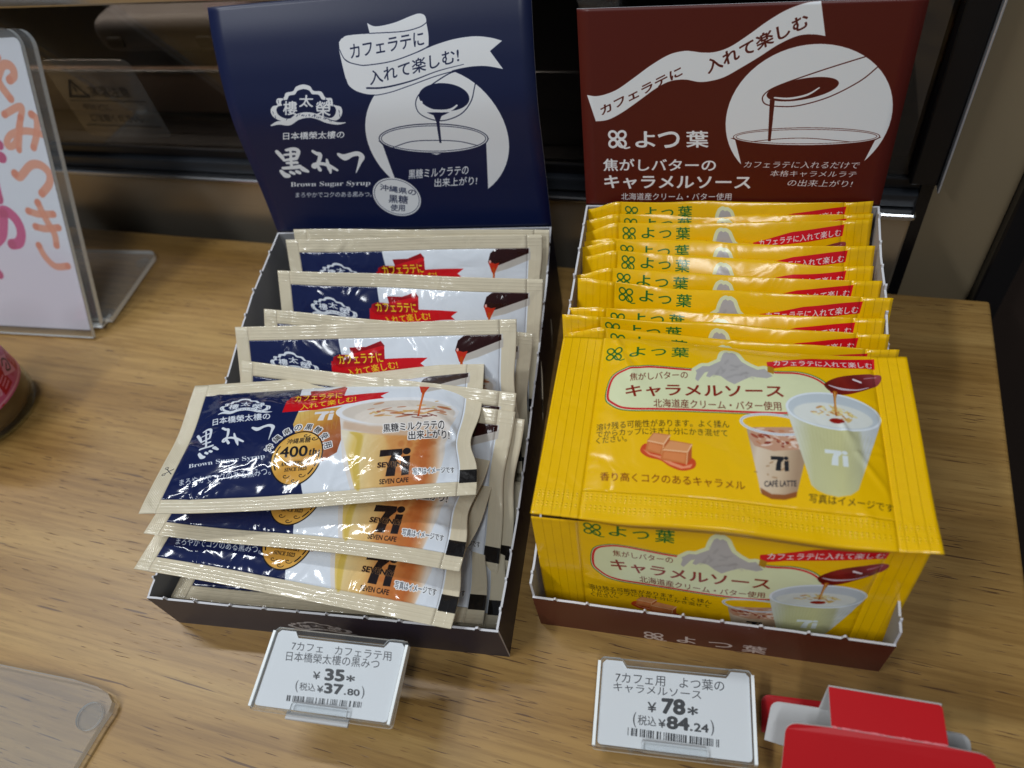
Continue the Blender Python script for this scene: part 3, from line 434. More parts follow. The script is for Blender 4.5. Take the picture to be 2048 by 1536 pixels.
# ---- brown sugar syrup sachet
BEI = (216, 205, 179)
def art_syrup():
    q = A_bs; A = Art(126.5, 65.5, 11, BEI); NV = (24, 34, 76); WH = (220, 226, 234); BK = (24, 22, 26)
    x0, y0, x1, y1 = 6.5, 6.2, 120.2, 59.4
    A.poly([(x0, y0), (x1, y0), (x1, y1), (x0, y1)], WH); A.poly([(x0, y0), (49.5, y0), (61.0, y1), (x0, y1)], NV)
    l = [np.array(v) for v in q['logo']]; cloud(A, lambda x, y: tuple(l[0] + (l[1] - l[0]) * x + (l[2] - l[0]) * y), WH, NV, 0.7)
    A.text('日本橋榮太樓の', *q['n'], WH, 0.02); kuromitsu(A, q, WH, 0.62)
    A.text(serif('Brown Sugar Syrup'), *q['bss'], WH, 0.0); A.text('まろやかでコクのある黒みつ。', *q['maro'], WH, 0.004)
    # wooden-toned jar behind the medal
    A.poly([(53.2, 23.6), (52.6, 30), (56, 38), (62, 46.5), (68, 48.2), (73, 45), (74, 38), (71.5, 22)], None, grad=((53, 25), (70, 48), [(0, (222, 190, 110)), (.35, (206, 150, 70)), (.5, (176, 110, 50)), (.75, (170, 100, 62)), (1, (150, 78, 44))]))
    for i in range(9): A.line([(54 + i * 2, 24), (57 + i * 1.7, 34)], .25, (196, 150, 76), al=.5)
    seven_logo(A, 60.4, 24.2, 68.3, 29.2, (226, 224, 226))
    # ribbon
    RD = (204, 22, 32)
    A.poly(q['rA'], (150, 12, 22)); A.poly([(56.2, 12.6), (68.8, 9.6), (70, 10), (69.8, 13.4), (56.4, 15.4)], RD); A.poly(q['rC'], RD)
    A.poly([(47.3, 13.8), (49.5, 12.9), (62.6, 13.3), (70.0, 10.9), (70.2, 15.9), (63.3, 17.5), (50, 18.4), (46.7, 16.6)], (178, 14, 26)); A.poly(ellipse(52.5, 14.6, 4.5, 1.4, 4), (120, 8, 18), blur=1.0)
    A.text('カフェラテに', *q['t1'], (238, 206, 40), 0.012); A.text('入れて楽しむ!', *q['t2'], (238, 206, 40), 0.012)
    # latte cup
    A.poly([(70.6, 26), (72.5, 33), (75.5, 48), (79.4, 59.4), (111.8, 59.4), (114.6, 47), (116.6, 33), (118, 26)], (224, 218, 212))
    A.poly([(72.8, 34.4), (80, 36.2), (100, 38.5), (115.4, 37), (113.6, 50), (111.4, 59.3), (81, 59.3), (76.8, 46)], None, grad=((75, 45), (113, 47), [(0, (232, 222, 196)), (.1, (226, 196, 110)), (.2, (228, 204, 148)), (.42, (222, 182, 116)), (.52, (206, 140, 78)), (.85, (188, 106, 54)), (.93, (204, 150, 104)), (1, (226, 214, 200))]))
    rs = random.Random(9)
    A.poly([(84, 35), (90, 38), (92, 42), (96, 46), (94, 52), (100, 50), (104, 40), (100, 36)], (210, 150, 86), sm=True, al=.8, blur=1.2)
    A.poly([(76.5, 36), (80, 40), (79.5, 50), (81.5, 59), (83, 59), (82, 48), (82, 38)], (206, 176, 70), sm=True, al=.7, blur=.5)
    for i in range(26): x, y = rs.uniform(97, 112), rs.uniform(41, 57); A.poly(ellipse(x, y, rs.uniform(.5, 2), rs.uniform(.4, 1.6)), (176, 92, 44), al=.35, blur=.6)
    A.poly(ellipse(93.5, 26.0, 24.6, 7.2, 3), (232, 234, 238)); A.poly(ellipse(94.2, 26.4, 22.6, 5.8, 3), (214, 204, 192), blur=.5); A.poly(ellipse(97, 29, 20, 4.8, 3), (226, 216, 204), blur=.8)
    A.poly([(73, 30), (84, 33.2), (100, 34.5), (114, 33.8), (114, 36.5), (100, 38.8), (86, 37.5), (73.5, 34)], (208, 180, 154), al=.9, blur=.8)
    for i in range(34):
        x, y = rs.uniform(80, 113), rs.gauss(26, 1.8); A.poly(ellipse(x, y, rs.uniform(.6, 3.6), rs.uniform(.18, .6), rs.uniform(-12, 12)), rs.choice([(206, 150, 70), (216, 190, 120), (170, 84, 44), (190, 130, 90)]), al=.7, blur=.2)
    for i in range(6): x = 96 + i * 2; A.line([(x, 29 + rs.uniform(-1, 1)), (x + 4, 29.4 + rs.uniform(-1, 1))], .4, (112, 40, 30), al=.8)
    seven_logo(A, 89.6, 44.6, 101.2, 55.6, (34, 26, 28), words=(196, 140, 84)); A.text('SEVEN CAFE', (90.4, 58.3), (101.2, 58.2), (90.4, 56.6), (34, 26, 28), 0.02)
    # spoon and pour
    A.poly(q['spoon'], (206, 202, 196), sm=False); A.poly([(104, 12), (112, 11.5), (120.9, 7.6), (120.9, 11.3), (110.2, 15.3), (104.6, 16.4)], (190, 184, 176), blur=.4)
    A.poly([(100.6, 12.3), (101.8, 8.2), (104.3, 6.3), (120.2, 6.2), (120.2, 8.4), (109.9, 12.2), (104.8, 14.0), (102.6, 16.4)], (44, 16, 16)); A.poly([(100.7, 12.0), (104, 13.0), (106, 12.6), (103.6, 17.4), (102.2, 17)], (196, 46, 24)); A.poly(ellipse(101.6, 12.0, .5, .7), (230, 170, 160))
    A.line([(103.2, 15.5), (103.0, 20), (102.4, 29.0)], [1.5, .8, .7], (190, 74, 22)); A.line([(103.0, 18), (102.5, 28)], .25, (232, 140, 60))
    A.text('黒糖ミルクラテの', *q['k1'], BK, 0.008, outline=(236, 232, 228), ow=.5); A.text('出来上がり!', *q['k2'], BK, 0.008, outline=(236, 232, 228), ow=.5)
    A.text('写真はイメージです', *q['sha'], BK, 0.0, outline=(232, 236, 240), ow=.4)
    # medal
    A.poly(ellipse(57.3, 45.4, 10.3, 11.4, 8), BK); A.poly(ellipse(57.3, 45.4, 9.8, 10.9, 8), None, grad=((50, 36), (64, 56), [(0, (214, 160, 70)), (.3, (236, 190, 100)), (.6, (206, 150, 62)), (1, (226, 176, 88))]))
    for a in (150, 172, 194, -10, 12, 34): A.line(ellipse(57.3, 45.4, 8.7, 9.8, 8, 8, a - 8, a + 8), .5, BK, sm=False)
    A.text('400', (50.6, 45.6), (61.4, 45.6), (50.2, 41.0), BK, 0.02); A.text(serif('th'), (62, 45.4), (65.2, 45.4), (62, 42.6), BK, 0.01)
    A.text(serif('ANNIVERSARY'), (51.6, 49.2), (63.4, 49.0), (51.6, 47.5), BK, 0.01); A.text(serif('SINCE 1623'), (53.4, 51.4), (62, 51.3), (53.4, 49.9), BK, 0.01); A.text('沖縄黒糖', (52.2, 39.8), (61.6, 39.6), (52.2, 37.3), BK, 0.01)
    for cx, cy in ((54, 53.1), (60.2, 53.1), (57.4, 54.9)): A.line([(cx + (1.6 - .2 * i) * math.cos(i * .8), cy + (.9 - .11 * i) * math.sin(i * .8)) for i in range(8)], .25, BK)
    for cx, cy in ((59.5, 36.2), (63, 38.0)): A.line([(cx + (1.6 - .2 * i) * math.cos(i * .8), cy + (1.0 - .12 * i) * math.sin(i * .8)) for i in range(8)], .35, BK)
    for i, ch in enumerate('沖縄県の黒糖使用'):
        a = R(200 + i * 20.5); cx, cy = 57.0 + 12.4 * math.cos(a), 45.2 + 13.4 * math.sin(a); t = a + math.pi / 2; ux = np.array([math.cos(t), math.sin(t)]); uy = np.array([math.cos(a), math.sin(a)])
        p = np.array([cx, cy]); A.text(ch, p - ux * 1.45 - uy * 1.45, p + ux * 1.45 - uy * 1.45, p - ux * 1.45 + uy * 1.45, BK, 0.008, outline=(236, 236, 238), ow=.45)
    # seam mark and scissors
    A.poly([(120.0, 53.8), (126.5, 53.8), (126.5, 60.0), (120.0, 60.0)], (28, 26, 26))
    A.line([(2.6, 44.0), (5.4, 46.8)], .35, BK); A.line([(2.6, 46.6), (5.4, 44.2)], .35, BK); A.line(ellipse(2.4, 43.6, .6, .5), .25, BK, sm=False); A.line(ellipse(2.4, 47.0, .6, .5), .25, BK, sm=False)
    return A.image('syrup_sachet_print')
# ---- price cards, box fronts, hand lettered poster, jar label
def bars(A, bl, br, tl, tr, seed):
    rs = random.Random(seed); bl, br, tl, tr = map(np.array, (bl, br, tl, tr)); x = 0.0
    while x < 0.985:
        w = rs.choice([.008, .008, .012, .02]); a, b = x, min(x + w, 1)
        A.poly([bl + (br - bl) * a, bl + (br - bl) * b, tl + (tr - tl) * b, tl + (tr - tl) * a], (34, 34, 40)); x = b + rs.choice([.008, .01, .014, .03, .008])
def art_tag(q, l1, l2, yen, tax, w=51, h=29, gap=None):
    A = Art(w, h, 16, (242, 243, 245)); K = (48, 48, 54); D = (26, 26, 32)
    A.text(l1, *q['a'], K, 0.0); A.text(l2, *q['b'], K, 0.0)
    p0, p1, pt = [np.array(v) for v in q['y']]; dx = p1 - p0; up = pt - p0
    A.text('¥', p0, p0 + dx * .17, p0 + up * .72, D, 0.012); A.text(yen, p0 + dx * .30, p0 + dx * .74, p0 + dx * .30 + up * 1.05, D, 0.045); A.text('*', p0 + dx * .81 + up * .02, p0 + dx * 1.0 + up * .02, p0 + dx * .81 + up * .60, D, 0.02)
    p0, p1, pt = [np.array(v) for v in q['z']]; dx = p1 - p0; up = pt - p0; a, b = tax.split('.')
    A.text('(', p0 - up * .15, p0 + dx * .04 - up * .15, p0 + up * 1.12, K, 0); A.text('税込', p0 + dx * .06 + up * .1, p0 + dx * .29 + up * .1, p0 + dx * .06 + up * .92, K, 0.004)
    A.text('¥', p0 + dx * .32 + up * .08, p0 + dx * .405 + up * .08, p0 + dx * .32 + up * .75, D, 0.014); A.text(a, p0 + dx * .43 + up * .08, p0 + dx * .69 + up * .08, p0 + dx * .43 + up * 1.05, D, 0.042)
    A.text('.', p0 + dx * .71 + up * .08, p0 + dx * .735 + up * .08, p0 + dx * .71 + up * .2, D, 0.02); A.text(b, p0 + dx * .76 + up * .08, p0 + dx * .93 + up * .08, p0 + dx * .76 + up * .72, D, 0.024); A.text(')', p0 + dx * .96 - up * .15, p0 + dx - up * .15, p0 + dx * .96 + up * 1.12, K, 0)
    bb = q['bar']; bars(A, bb[0], bb[1], bb[2], bb[3], len(l1)); return A.image('price_print_' + yen)
def art_fronts():
    A = Art(139.5, 25.4, 7, (28, 26, 48)); cloud(A, lambda x, y: (53.5 + 28 * x, 8.6 + 10.5 * y), (196, 198, 206), (28, 26, 48), 0.7)
    a = A.image('navy_front_print')
    B = Art(118, 24.9, 8, (90, 34, 20)); c = (214, 200, 196); clover(B, 42.2, 21.2, 3.6, c, .9)
    B.text('よ', (50.5, 23.6), (57.0, 23.6), (50.5, 17.4), c, .018); B.text('つ', (61.5, 23.0), (69.5, 23.0), (61.5, 18.4), c, .018); B.text('葉', (73.0, 24.0), (81.0, 24.0), (73.0, 17.2), c, .018)
    return a, B.image('brown_front_print')
def art_poster():
    A = Art(110, 158, 6, (230, 231, 238)); q = A_sg; OR = (232, 138, 100); MG = (206, 40, 110)
    f = lambda P: [(110 - 1.5 + x, 158 - y) for x, y in P]
    A.poly([(0, 90), (110, 110), (110, 158), (0, 158)], (230, 206, 218), al=.5, blur=14)  # pink wash: the jar's reflection in the acrylic, painted into the print
    for k, w in dict(ya1=4.6, ya2=4.4, ya3=3.6, mi1=3.8, mi2=4.0, mi3=3.6, tsu=4.6, k1=4.0, k2=4.0, k3=4.2, k4=4.0).items():
        P = f(q[k]); A.line(P, w, OR, al=.8); A.line(P, w * .6, (240, 160, 118), al=.35, blur=.6)
        A.poly(ellipse(*P[0], w * .55, w * .5), (222, 112, 70), al=.6, blur=.6); A.poly(ellipse(*P[-1], w * .5, w * .45), (224, 116, 76), al=.5, blur=.6)
    for k, w in dict(m1=6.0, m2=6.0, m3=5.5, m4=6.0, m5=6.5, m6=5.5).items():
        P = f(q[k]); A.line(P, w, MG, al=.88); A.poly(ellipse(*P[-1], w * .5, w * .45), (180, 24, 84), al=.5, blur=.7)
    return A.image('poster_print')
def art_label():
    A = Art(120, 30, 8, (214, 96, 150)); rs = random.Random(4); RD = (190, 14, 52); LP = (238, 170, 204)
    for i in range(420): A.poly(ellipse(rs.uniform(0, 120), rs.uniform(0, 30), rs.uniform(.3, 1.2), rs.uniform(.3, .9), rs.uniform(0, 90)), rs.choice([RD, LP, (222, 120, 166), (200, 60, 110)]), al=.7, blur=.15)
    for x in range(-6, 120, 15):
        A.poly([(x + 7, 12), (x + 13, 17), (x + 9, 25), (x + 2, 20)], (232, 150, 190)); A.line([(x + 7, 12), (x + 13, 17), (x + 9, 25), (x + 2, 20), (x + 7, 12)], .7, LP, sm=False)
        A.line([(x + 5, 16), (x + 8, 14.6), (x + 10, 18), (x + 7.5, 21.6), (x + 5, 19.6), (x + 8, 18)], .9, (70, 20, 40)); A.poly([(x + 11, 18), (x + 18, 15), (x + 17, 26), (x + 10, 27)], RD)
        for k in range(3): A.poly([(x + 12, 19 + k * 2.4), (x + 16.4, 18 + k * 2.4), (x + 16.3, 19 + k * 2.4), (x + 12, 20 + k * 2.4)], LP, al=.8, blur=.15)
    A.line([(0, 28.4), (120, 28.4)], 1.0, LP, sm=False)
    return A.image('jar_label_print')
# relief maps of the crimped seals (embossing on the film)
def relief(w, h, ppmm, kind):
    H_, W_ = int(h * ppmm), int(w * ppmm); yy, xx = np.mgrid[0:H_, 0:W_] / ppmm; r = np.full((H_, W_), .5, np.float32)
    def soft(x, a, b): return np.clip((x - a) * 3, 0, 1) * np.clip((b - x) * 3, 0, 1)
    if kind == 'caramel':
        for a, b in ((0.6, 15.5), (104.5, w - .6)): r += soft(xx, a, b) * (.5 * (((xx - a) % 2.9) / 2.9) - .25)
        dots = np.clip(np.cos(xx * 2 * math.pi / 1.5), 0, 1) * np.clip(np.cos(yy * 2 * math.pi / .95), 0, 1)
        r += .5 * (soft(yy, h - 9.4, h - 6.3) + soft(yy, h - 5.3, h - 2.6)) * dots
    else:
        for y in (1.6, 3.0, 4.6, h - 1.7, h - 3.1, h - 4.7): r += .5 * np.exp(-((yy - y) / .22) ** 2)
        r += .36 * soft(xx, .3, 5.4) * np.cos(xx * 2 * math.pi / .95) * np.cos(yy * 2 * math.pi / .95)
        r += .25 * soft(xx, w - 5.6, w - .4) * np.exp(-((xx - w + 3) / .3) ** 2)
    return array_image(kind + '_relief', np.clip(r, 0, 1)[::-1], True)
def printed(name, img, rough=0.45, grain=True, rel=None, rel_d=0.0002, wr=0.0, coat=0.0, wscale=120, mott=0.0):
    m = mat(name, (255, 255, 255), rough, coat=coat); p = PB(m)
    t = N(m, 'ShaderNodeTexImage'); t.image = img; t.extension = 'EXTEND'; t.interpolation = 'Cubic'; L(m, t.outputs[0], p.inputs['Base Color'])
    if grain: add_grain(m, mott=mott, mscale=30); return m
    tc = N(m, 'ShaderNodeTexCoord'); oi = N(m, 'ShaderNodeObjectInfo')
    ad = N(m, 'ShaderNodeVectorMath', operation='ADD'); sc = N(m, 'ShaderNodeVectorMath', operation='SCALE'); cb = N(m, 'ShaderNodeCombineXYZ')
    for i in range(3): L(m, oi.outputs['Random'], cb.inputs[i])
    sc.inputs[3].default_value = 3.7; L(m, cb.outputs[0], sc.inputs[0]); L(m, tc.outputs['Object'], ad.inputs[0]); L(m, sc.outputs[0], ad.inputs[1])
    b1 = N(m, 'ShaderNodeBump'); b1.inputs['Distance'].default_value = rel_d; b1.inputs['Strength'].default_value = 1.0
    if rel: r = N(m, 'ShaderNodeTexImage'); r.image = rel; r.extension = 'EXTEND'; L(m, r.outputs[0], b1.inputs['Height'])
    nz = N(m, 'ShaderNodeTexNoise'); nz.inputs['Scale'].default_value = wscale; nz.inputs['Detail'].default_value = 2.5; nz.inputs['Roughness'].default_value = .45; nz.inputs['Distortion'].default_value = .8
    L(m, ad.outputs[0], nz.inputs['Vector'])
    b2 = N(m, 'ShaderNodeBump'); b2.inputs['Distance'].default_value = wr; b2.inputs['Strength'].default_value = 1.0
    L(m, nz.outputs[0], b2.inputs['Height']); L(m, b2.outputs[0], b1.inputs['Normal']); L(m, b1.outputs[0], p.inputs['Normal'])
    if coat: L(m, b1.outputs[0], p.inputs['Coat Normal'])
    return m
M['blue_header'] = printed('blue_header', art_blue_header(), .38)
M['brown_header'] = printed('brown_header', art_brown_header(), .40)
REL_C, REL_S = relief(116.5, 72, 10, 'caramel'), relief(126.5, 65.5, 10, 'syrup')
M['caramel'] = printed('caramel_film', art_caramel(), .18, False, REL_C, .00032, .0005, wscale=75)
M['syrup'] = printed('syrup_film', art_syrup(), .10, False, REL_S, .00011, .0013, wscale=62)
f1, f2 = art_fronts(); M['navy_front'] = printed('navy_front', f1, .42, mott=.1); M['brown_front'] = printed('brown_front', f2, .45, mott=.1)
M['tag35'] = printed('price_card_print', art_tag(A_t1, '7カフェ　カフェラテ用', '日本橋榮太樓の黒みつ', '35', '37.80'), .5)
M['tag78'] = printed('price_card_print', art_tag(A_t2, '7カフェ用　よつ葉の', 'キャラメルソース', '78', '84.24'), .5)
M['poster'] = printed('poster_print', art_poster(), .5); M['label'] = printed('jar_label', art_label(), .35)
# ---------------------------------------------------------------- object helpers
def link(name, me, mats, parent=None, loc=None, smooth=False, **props):
    o = bpy.data.objects.new(name, me); COL.objects.link(o)
    for m in (mats if isinstance(mats, (list, tuple)) else [mats]): me.materials.append(m)
    if parent: o.parent = parent
    if loc is not None: o.location = loc
    if smooth: me.shade_smooth()
    for k, v in props.items(): o[k] = v
    return o
def thing(name, label, cat, loc=(0, 0, 0), rotz=0.0, group=None):
    o = bpy.data.objects.new(name, None); COL.objects.link(o); o.empty_display_size = .01
    o.location = loc; o.rotation_euler = (0, 0, rotz); o['label'] = label; o['category'] = cat
    if group: o['group'] = group
    return o
def pydata(name, V, F, uv=None, fm=None):
    me = bpy.data.meshes.new(name); me.from_pydata([tuple(map(float, v)) for v in V], [], F); me.update()
    if uv is not None:
        l = me.uv_layers.new(name='UVMap')
        for p in me.polygons:
            for li, vi in zip(p.loop_indices, p.vertices): l.data[li].uv = uv[vi]
    if fm is not None: me.polygons.foreach_set('material_index', fm)
    return me
def box_bm(bm, x0, x1, y0, y1, z0, z1, bev=0.0, seg=2):
    r = bmesh.ops.create_cube(bm, size=1.0); vs = r['verts']
    for v in vs: v.co = Vector(((x0 + x1) / 2 + v.co.x * (x1 - x0), (y0 + y1) / 2 + v.co.y * (y1 - y0), (z0 + z1) / 2 + v.co.z * (z1 - z0)))
    if bev: bmesh.ops.bevel(bm, geom=list({e for v in vs for e in v.link_edges}), offset=bev, segments=seg, profile=.5, affect='EDGES')
def box(name, dims, m, parent=None, bev=0.0, seg=2, **props):
    bm = bmesh.new(); box_bm(bm, *dims, bev=bev, seg=seg); me = bpy.data.meshes.new(name); bm.to_mesh(me); bm.free()
    return link(name, me, m, parent, **props)
def extrude_poly(name, P2, place, t, mats, parent=None, uv=None, **props):
    """outline P2 (list of 2d) mapped by place(x, y, off) with thickness t; materials: front, back, rim"""
    n = len(P2); V = [place(x, y, 0.0) for x, y in P2] + [place(x, y, -t) for x, y in P2]
    F = [list(range(n)), list(range(2 * n - 1, n - 1, -1))] + [[i, n + i, n + (i + 1) % n, (i + 1) % n] for i in range(n)]
    fm = [0, 1] + [2] * n; UV = None
    if uv: w, h = uv; UV = [(x / w, y / h) for x, y in P2] * 2
    return link(name, pydata(name, V, F, UV, fm), mats, parent, **props)
def rrect(x0, y0, x1, y1, r, n=5, which=(1, 1, 1, 1)):
    out = []
    for k, (cx, cy, a) in enumerate(((x1 - r, y1 - r, 0), (x0 + r, y1 - r, 90), (x0 + r, y0 + r, 180), (x1 - r, y0 + r, 270))):
        if which[k]:
            for i in range(n + 1): t = R(a + 90 * i / n); out.append((cx + r * math.cos(t), cy + r * math.sin(t)))
        else: out.append(((x1, y1), (x0, y1), (x0, y0), (x1, y0))[k])
    return out
# ---------------------------------------------------------------- oak counter
GA = math.atan(-0.08)      # the counter and the cabinet run at this angle to the caramel box
table = thing('wooden_counter', 'oak veneer counter top with dark open grain under everything', 'counter', (0.1768, 0.1795, 0), GA)
box('counter_board', (-1.2, 0.004, -0.9, 0.0, -0.028, 0.0), M['oak'], table, bev=0.0016, seg=3)
box('side_panel', (-1.19, -0.014, -0.88, -0.012, -0.8, -0.0285), M['dark_brown'], table)
# floor far below
fl = box('floor', (-3, 3, -3, 3, -0.86, -0.82), M['floor'], None); fl['kind'] = 'structure'
# ---------------------------------------------------------------- glass fronted cabinet behind
cab = thing('display_cabinet', 'dark glass fronted cabinet with brushed steel base and rails behind the counter', 'cabinet', (0, 0.2057, 0), GA)
X0, X1 = -1.0, 0.1415
box('base_panel', (X0, X1, 0.0, 0.02, -0.30, 0.036), M['steel'], cab, bev=0.0012)
box('steel_lip', (X0, X1 + .0008, -0.004, 0.02, 0.0363, 0.0398), M['steel_bright'], cab, bev=0.0014, seg=3)
box('bottom_rail', (X0, X1, 0.0012, 0.02, 0.0400, 0.0475), M['rail_dark'], cab, bev=0.001)
box('seal_strip', (X0, X1, 0.0045, 0.02, 0.0477, 0.0535), M['black_plastic'], cab, bev=0.0008)
box('glass_pane', (X0, 0.1355, 0.006, 0.009, 0.0537, 0.1383), M['glass_dark'], cab)
box('top_rail', (X0, X1, 0.0, 0.02, 0.1385, 0.152), M['steel_bright'], cab, bev=0.0015)
box('upper_housing', (X0, X1, 0.004, 0.30, 0.1522, 0.34), M['rail_dark'], cab, bev=0.002)
pst = box('corner_post', (0.1358, 0.1470, -0.001, 0.02, 0.0537, 0.34), M['black_plastic'], cab, bev=0.001)
box('chrome_strip', (0.1471, 0.1480, -0.0035, 0.004, 0.0520, 0.34), M['aluminium'], pst, bev=0.0003)
box('gap_strip', (0.1424, 0.1475, 0.006, 0.02, -0.30, 0.0518), M['black_plastic'], cab)  # black strip in place of the dark gap, shade put into colour
box('inner_floor', (X0, X1, 0.0205, 0.30, 0.046, 0.053), M['black_plastic'], cab)
box('inner_back', (X0, X1, 0.30, 0.31, -0.3, 0.34), M['black_plastic'], cab)
inn = box('reflection_band', (X0, -0.075, 0.040, 0.048, 0.0535, 0.0812), M['steel_inner'], cab, bev=0.002)  # brown band standing in for a reflection in the glass
box('band_rail', (X0, X1 - .02, 0.037, 0.0395, 0.0814, 0.0834), M['steel_bright'], cab, bev=0.0006)
# grey tray standing just behind the brown band, with two dark feet in its front
bm = bmesh.new(); box_bm(bm, -0.322, -0.222, 0.052, 0.13, 0.0838, 0.106, bev=0.009, seg=4); me = bpy.data.meshes.new('tray'); bm.to_mesh(me); bm.free()
tray = link('tray', me, M['tray_grey'], None, smooth=True); tray.location = (0, 0.2057, 0); tray.rotation_euler = (0, 0, GA)
tray['label'] = 'blurred grey plastic tray standing inside the dark glass cabinet'; tray['category'] = 'tray'
for x in (-0.305, -0.240): box('tray_foot', (x - .006, x + .006, 0.0495, 0.053, 0.090, 0.097), M['rubber'], tray, bev=.002)
# warning label printed on clear film, stuck on the glass
st = thing('warning_sticker', 'clear warning sticker with triangle mark on the cabinet glass', 'sticker', (0, 0.2057, 0), GA)
M['ink'] = mat('sticker_ink', (20, 20, 22), .6); M['film'] = clear('sticker_film', tint=(.86, .86, .86), haze=.025)
SX, SZ = -0.316, 0.060
def stk(x, y, off): return (SX + x, 0.0056 - off * 1.0, SZ + y)
extrude_poly('film', rrect(0, 0, .062, .048, .004), stk, -.0003, [M['film']] * 3, st)
def ribbon2(P, w, place, off, closed=False):
    V = []; F = []; n = len(P)
    for i in range(n - (0 if closed else 1)):
        a, b = np.array(P[i]), np.array(P[(i + 1) % n]); d = (b - a) / np.linalg.norm(b - a); q = np.array([-d[1], d[0]]) * w / 2; a = a - d * w / 2; b = b + d * w / 2
        k = len(V); V += [place(*(a + q), off), place(*(a - q), off), place(*(b - q), off), place(*(b + q), off)]; F.append([k, k + 1, k + 2, k + 3])
    return V, F
V, F = ribbon2([(.006, .026), (.013, .036), (.020, .026)], .0011, stk, .0007, True); link('warning_triangle', pydata('warning_triangle', V, F), M['ink'], st)
V, F = ribbon2([(.013, .032), (.013, .029)], .0011, stk, .0007); link('exclamation_mark', pydata('exclamation_mark', V, F), M['ink'], st)
V, F = [], []
for y in (.0235, .0075):
    v, f = ribbon2([(.004, y), (.058, y)], .0004, stk, .0007); F += [[i + len(V) for i in g] for g in f]; V += v
link('printed_rule', pydata('printed_rule', V, F), M['ink'], st)
def text_part(name, s, x, y, h, place, m, parent, bold=0.0):
    E = bpy.data.curves.new(name, 'FONT'); E.body = s; E.size = h; E.offset = bold; E.resolution_u = 2
    o = bpy.data.objects.new(name, E); COL.objects.link(o); dg = bpy.context.evaluated_depsgraph_get()
    src = o.evaluated_get(dg).to_mesh(); V = [place(x + v.co.x, y + v.co.y, .0007) for v in src.vertices]; F = [list(p.vertices) for p in src.polygons]
    me = pydata(name, V, F); bpy.data.objects.remove(o); return link(name, me, m, parent)
text_part('printed_text', '高温注意', .022, .0265, .0072, stk, M['ink'], st); text_part('printed_text', 'やけどに', .010, .0175, .0052, stk, M['ink'], st); text_part('printed_text', 'ご注意ください。', .010, .0105, .0052, stk, M['ink'], st)
# panel wall and dark frame to the right of the cabinet
wp = box('wall_panel', (0.1478, 0.1797, 0.009, 0.03, -0.9, 0.6), M['beige_panel'], None); wp.location = (0, 0.2057, 0); wp.rotation_euler = (0, 0, GA)
wp['label'] = 'pale beige wall panel right of the dark cabinet'; wp['category'] = 'wall'
df = box('door_frame', (0.1799, 0.1925, 0.001, 0.03, -0.9, 0.6), M['black_plastic'], None, bev=.001); df.location = (0, 0.2057, 0); df.rotation_euler = (0, 0, GA)
df['label'] = 'dark upright frame at the far right edge'; df['category'] = 'frame'
sp_ = box('side_wall', (0.1927, 0.9, 0.012, 0.03, -0.9, 0.6), M['dark_brown'], None); sp_.location = (0, 0.2057, 0); sp_.rotation_euler = (0, 0, GA)
sp_['label'] = 'brown panel beyond the dark frame at the right edge'; sp_['category'] = 'wall'
# ---------------------------------------------------------------- open shelf boxes
def torn(P, seed, step=.0135, nib=.0015):
    """torn perforated edge: small paper nibs and a slight wave along a polyline"""
    rs = random.Random(seed); out = []; P = [np.array(p, float) for p in P]; L_ = 0; nxt = step * .6
    for a, b in zip(P, P[1:]):
        d = b - a; l = np.linalg.norm(d); d = d / l; n = np.array([-d[1], d[0]]) * (1 if d[0] >= 0 else -1); t = 0.0; out.append(tuple(a))
        while True:
            r = nxt - t
            if t + r >= l - .002: nxt = nxt - l; break
            t += r; c = a + d * t; k = nib * rs.uniform(.7, 1.7); w = rs.uniform(.0006, .0011)
            out += [tuple(c - d * (w + .003) + n * rs.uniform(-.0001, .0003)), tuple(c - d * w), tuple(c - d * w * .5 + n * k * .8), tuple(c + d * w * rs.uniform(0, .5) + n * k), tuple(c + d * w)]
            nxt = t + step * rs.uniform(.8, 1.15)
        nxt = max(nxt, .004)
    out.append(tuple(P[-1])); return out
def shelf_box(name, label, loc, rz, Wb, D, hf, left, right, front_m, outer, header, seed):
    root = thing(name, label, 'display box', loc, rz); T = .0008; mats = [M[outer], M['card_inner'], M['card_edge']]
    fr = torn([(0, hf), (Wb * .3, hf - .0004), (Wb * .62, hf + .0003), (Wb, hf)], seed)
    P = [(0, 0), (Wb, 0)] + fr[::-1]
    extrude_poly('front_panel', P, lambda x, y, o: (x, -o, y), T, [front_m, M['card_inner'], M['card_edge']], root, uv=(Wb, hf if header[0] == 'n' else hf))
    lt = torn(left, seed + 1); P = [(0.0006, 0), (D, 0)] + lt[::-1]; P[0] = (T, 0); P = [(max(x, T), y) for x, y in P]
    extrude_poly('side_panel', P, lambda x, y, o: (-o, x, y), T, mats, root)
    rt = torn(right, seed + 2); P = [(D, 0), (T, 0)] + [(max(x, T), y) for x, y in rt]
    extrude_poly('side_panel', P, lambda x, y, o: (Wb + o, x, y), T, mats, root)
    hb = left[-1][1]
    extrude_poly('back_panel', [(Wb - T, 0), (T, 0), (T, hb), (Wb - T, hb)], lambda x, y, o: (x, D + o, y), T, mats, root)
    box('bottom_panel', (T, Wb - T, T, D - T, .0002, .0008), M['card_inner'], root)
    return root
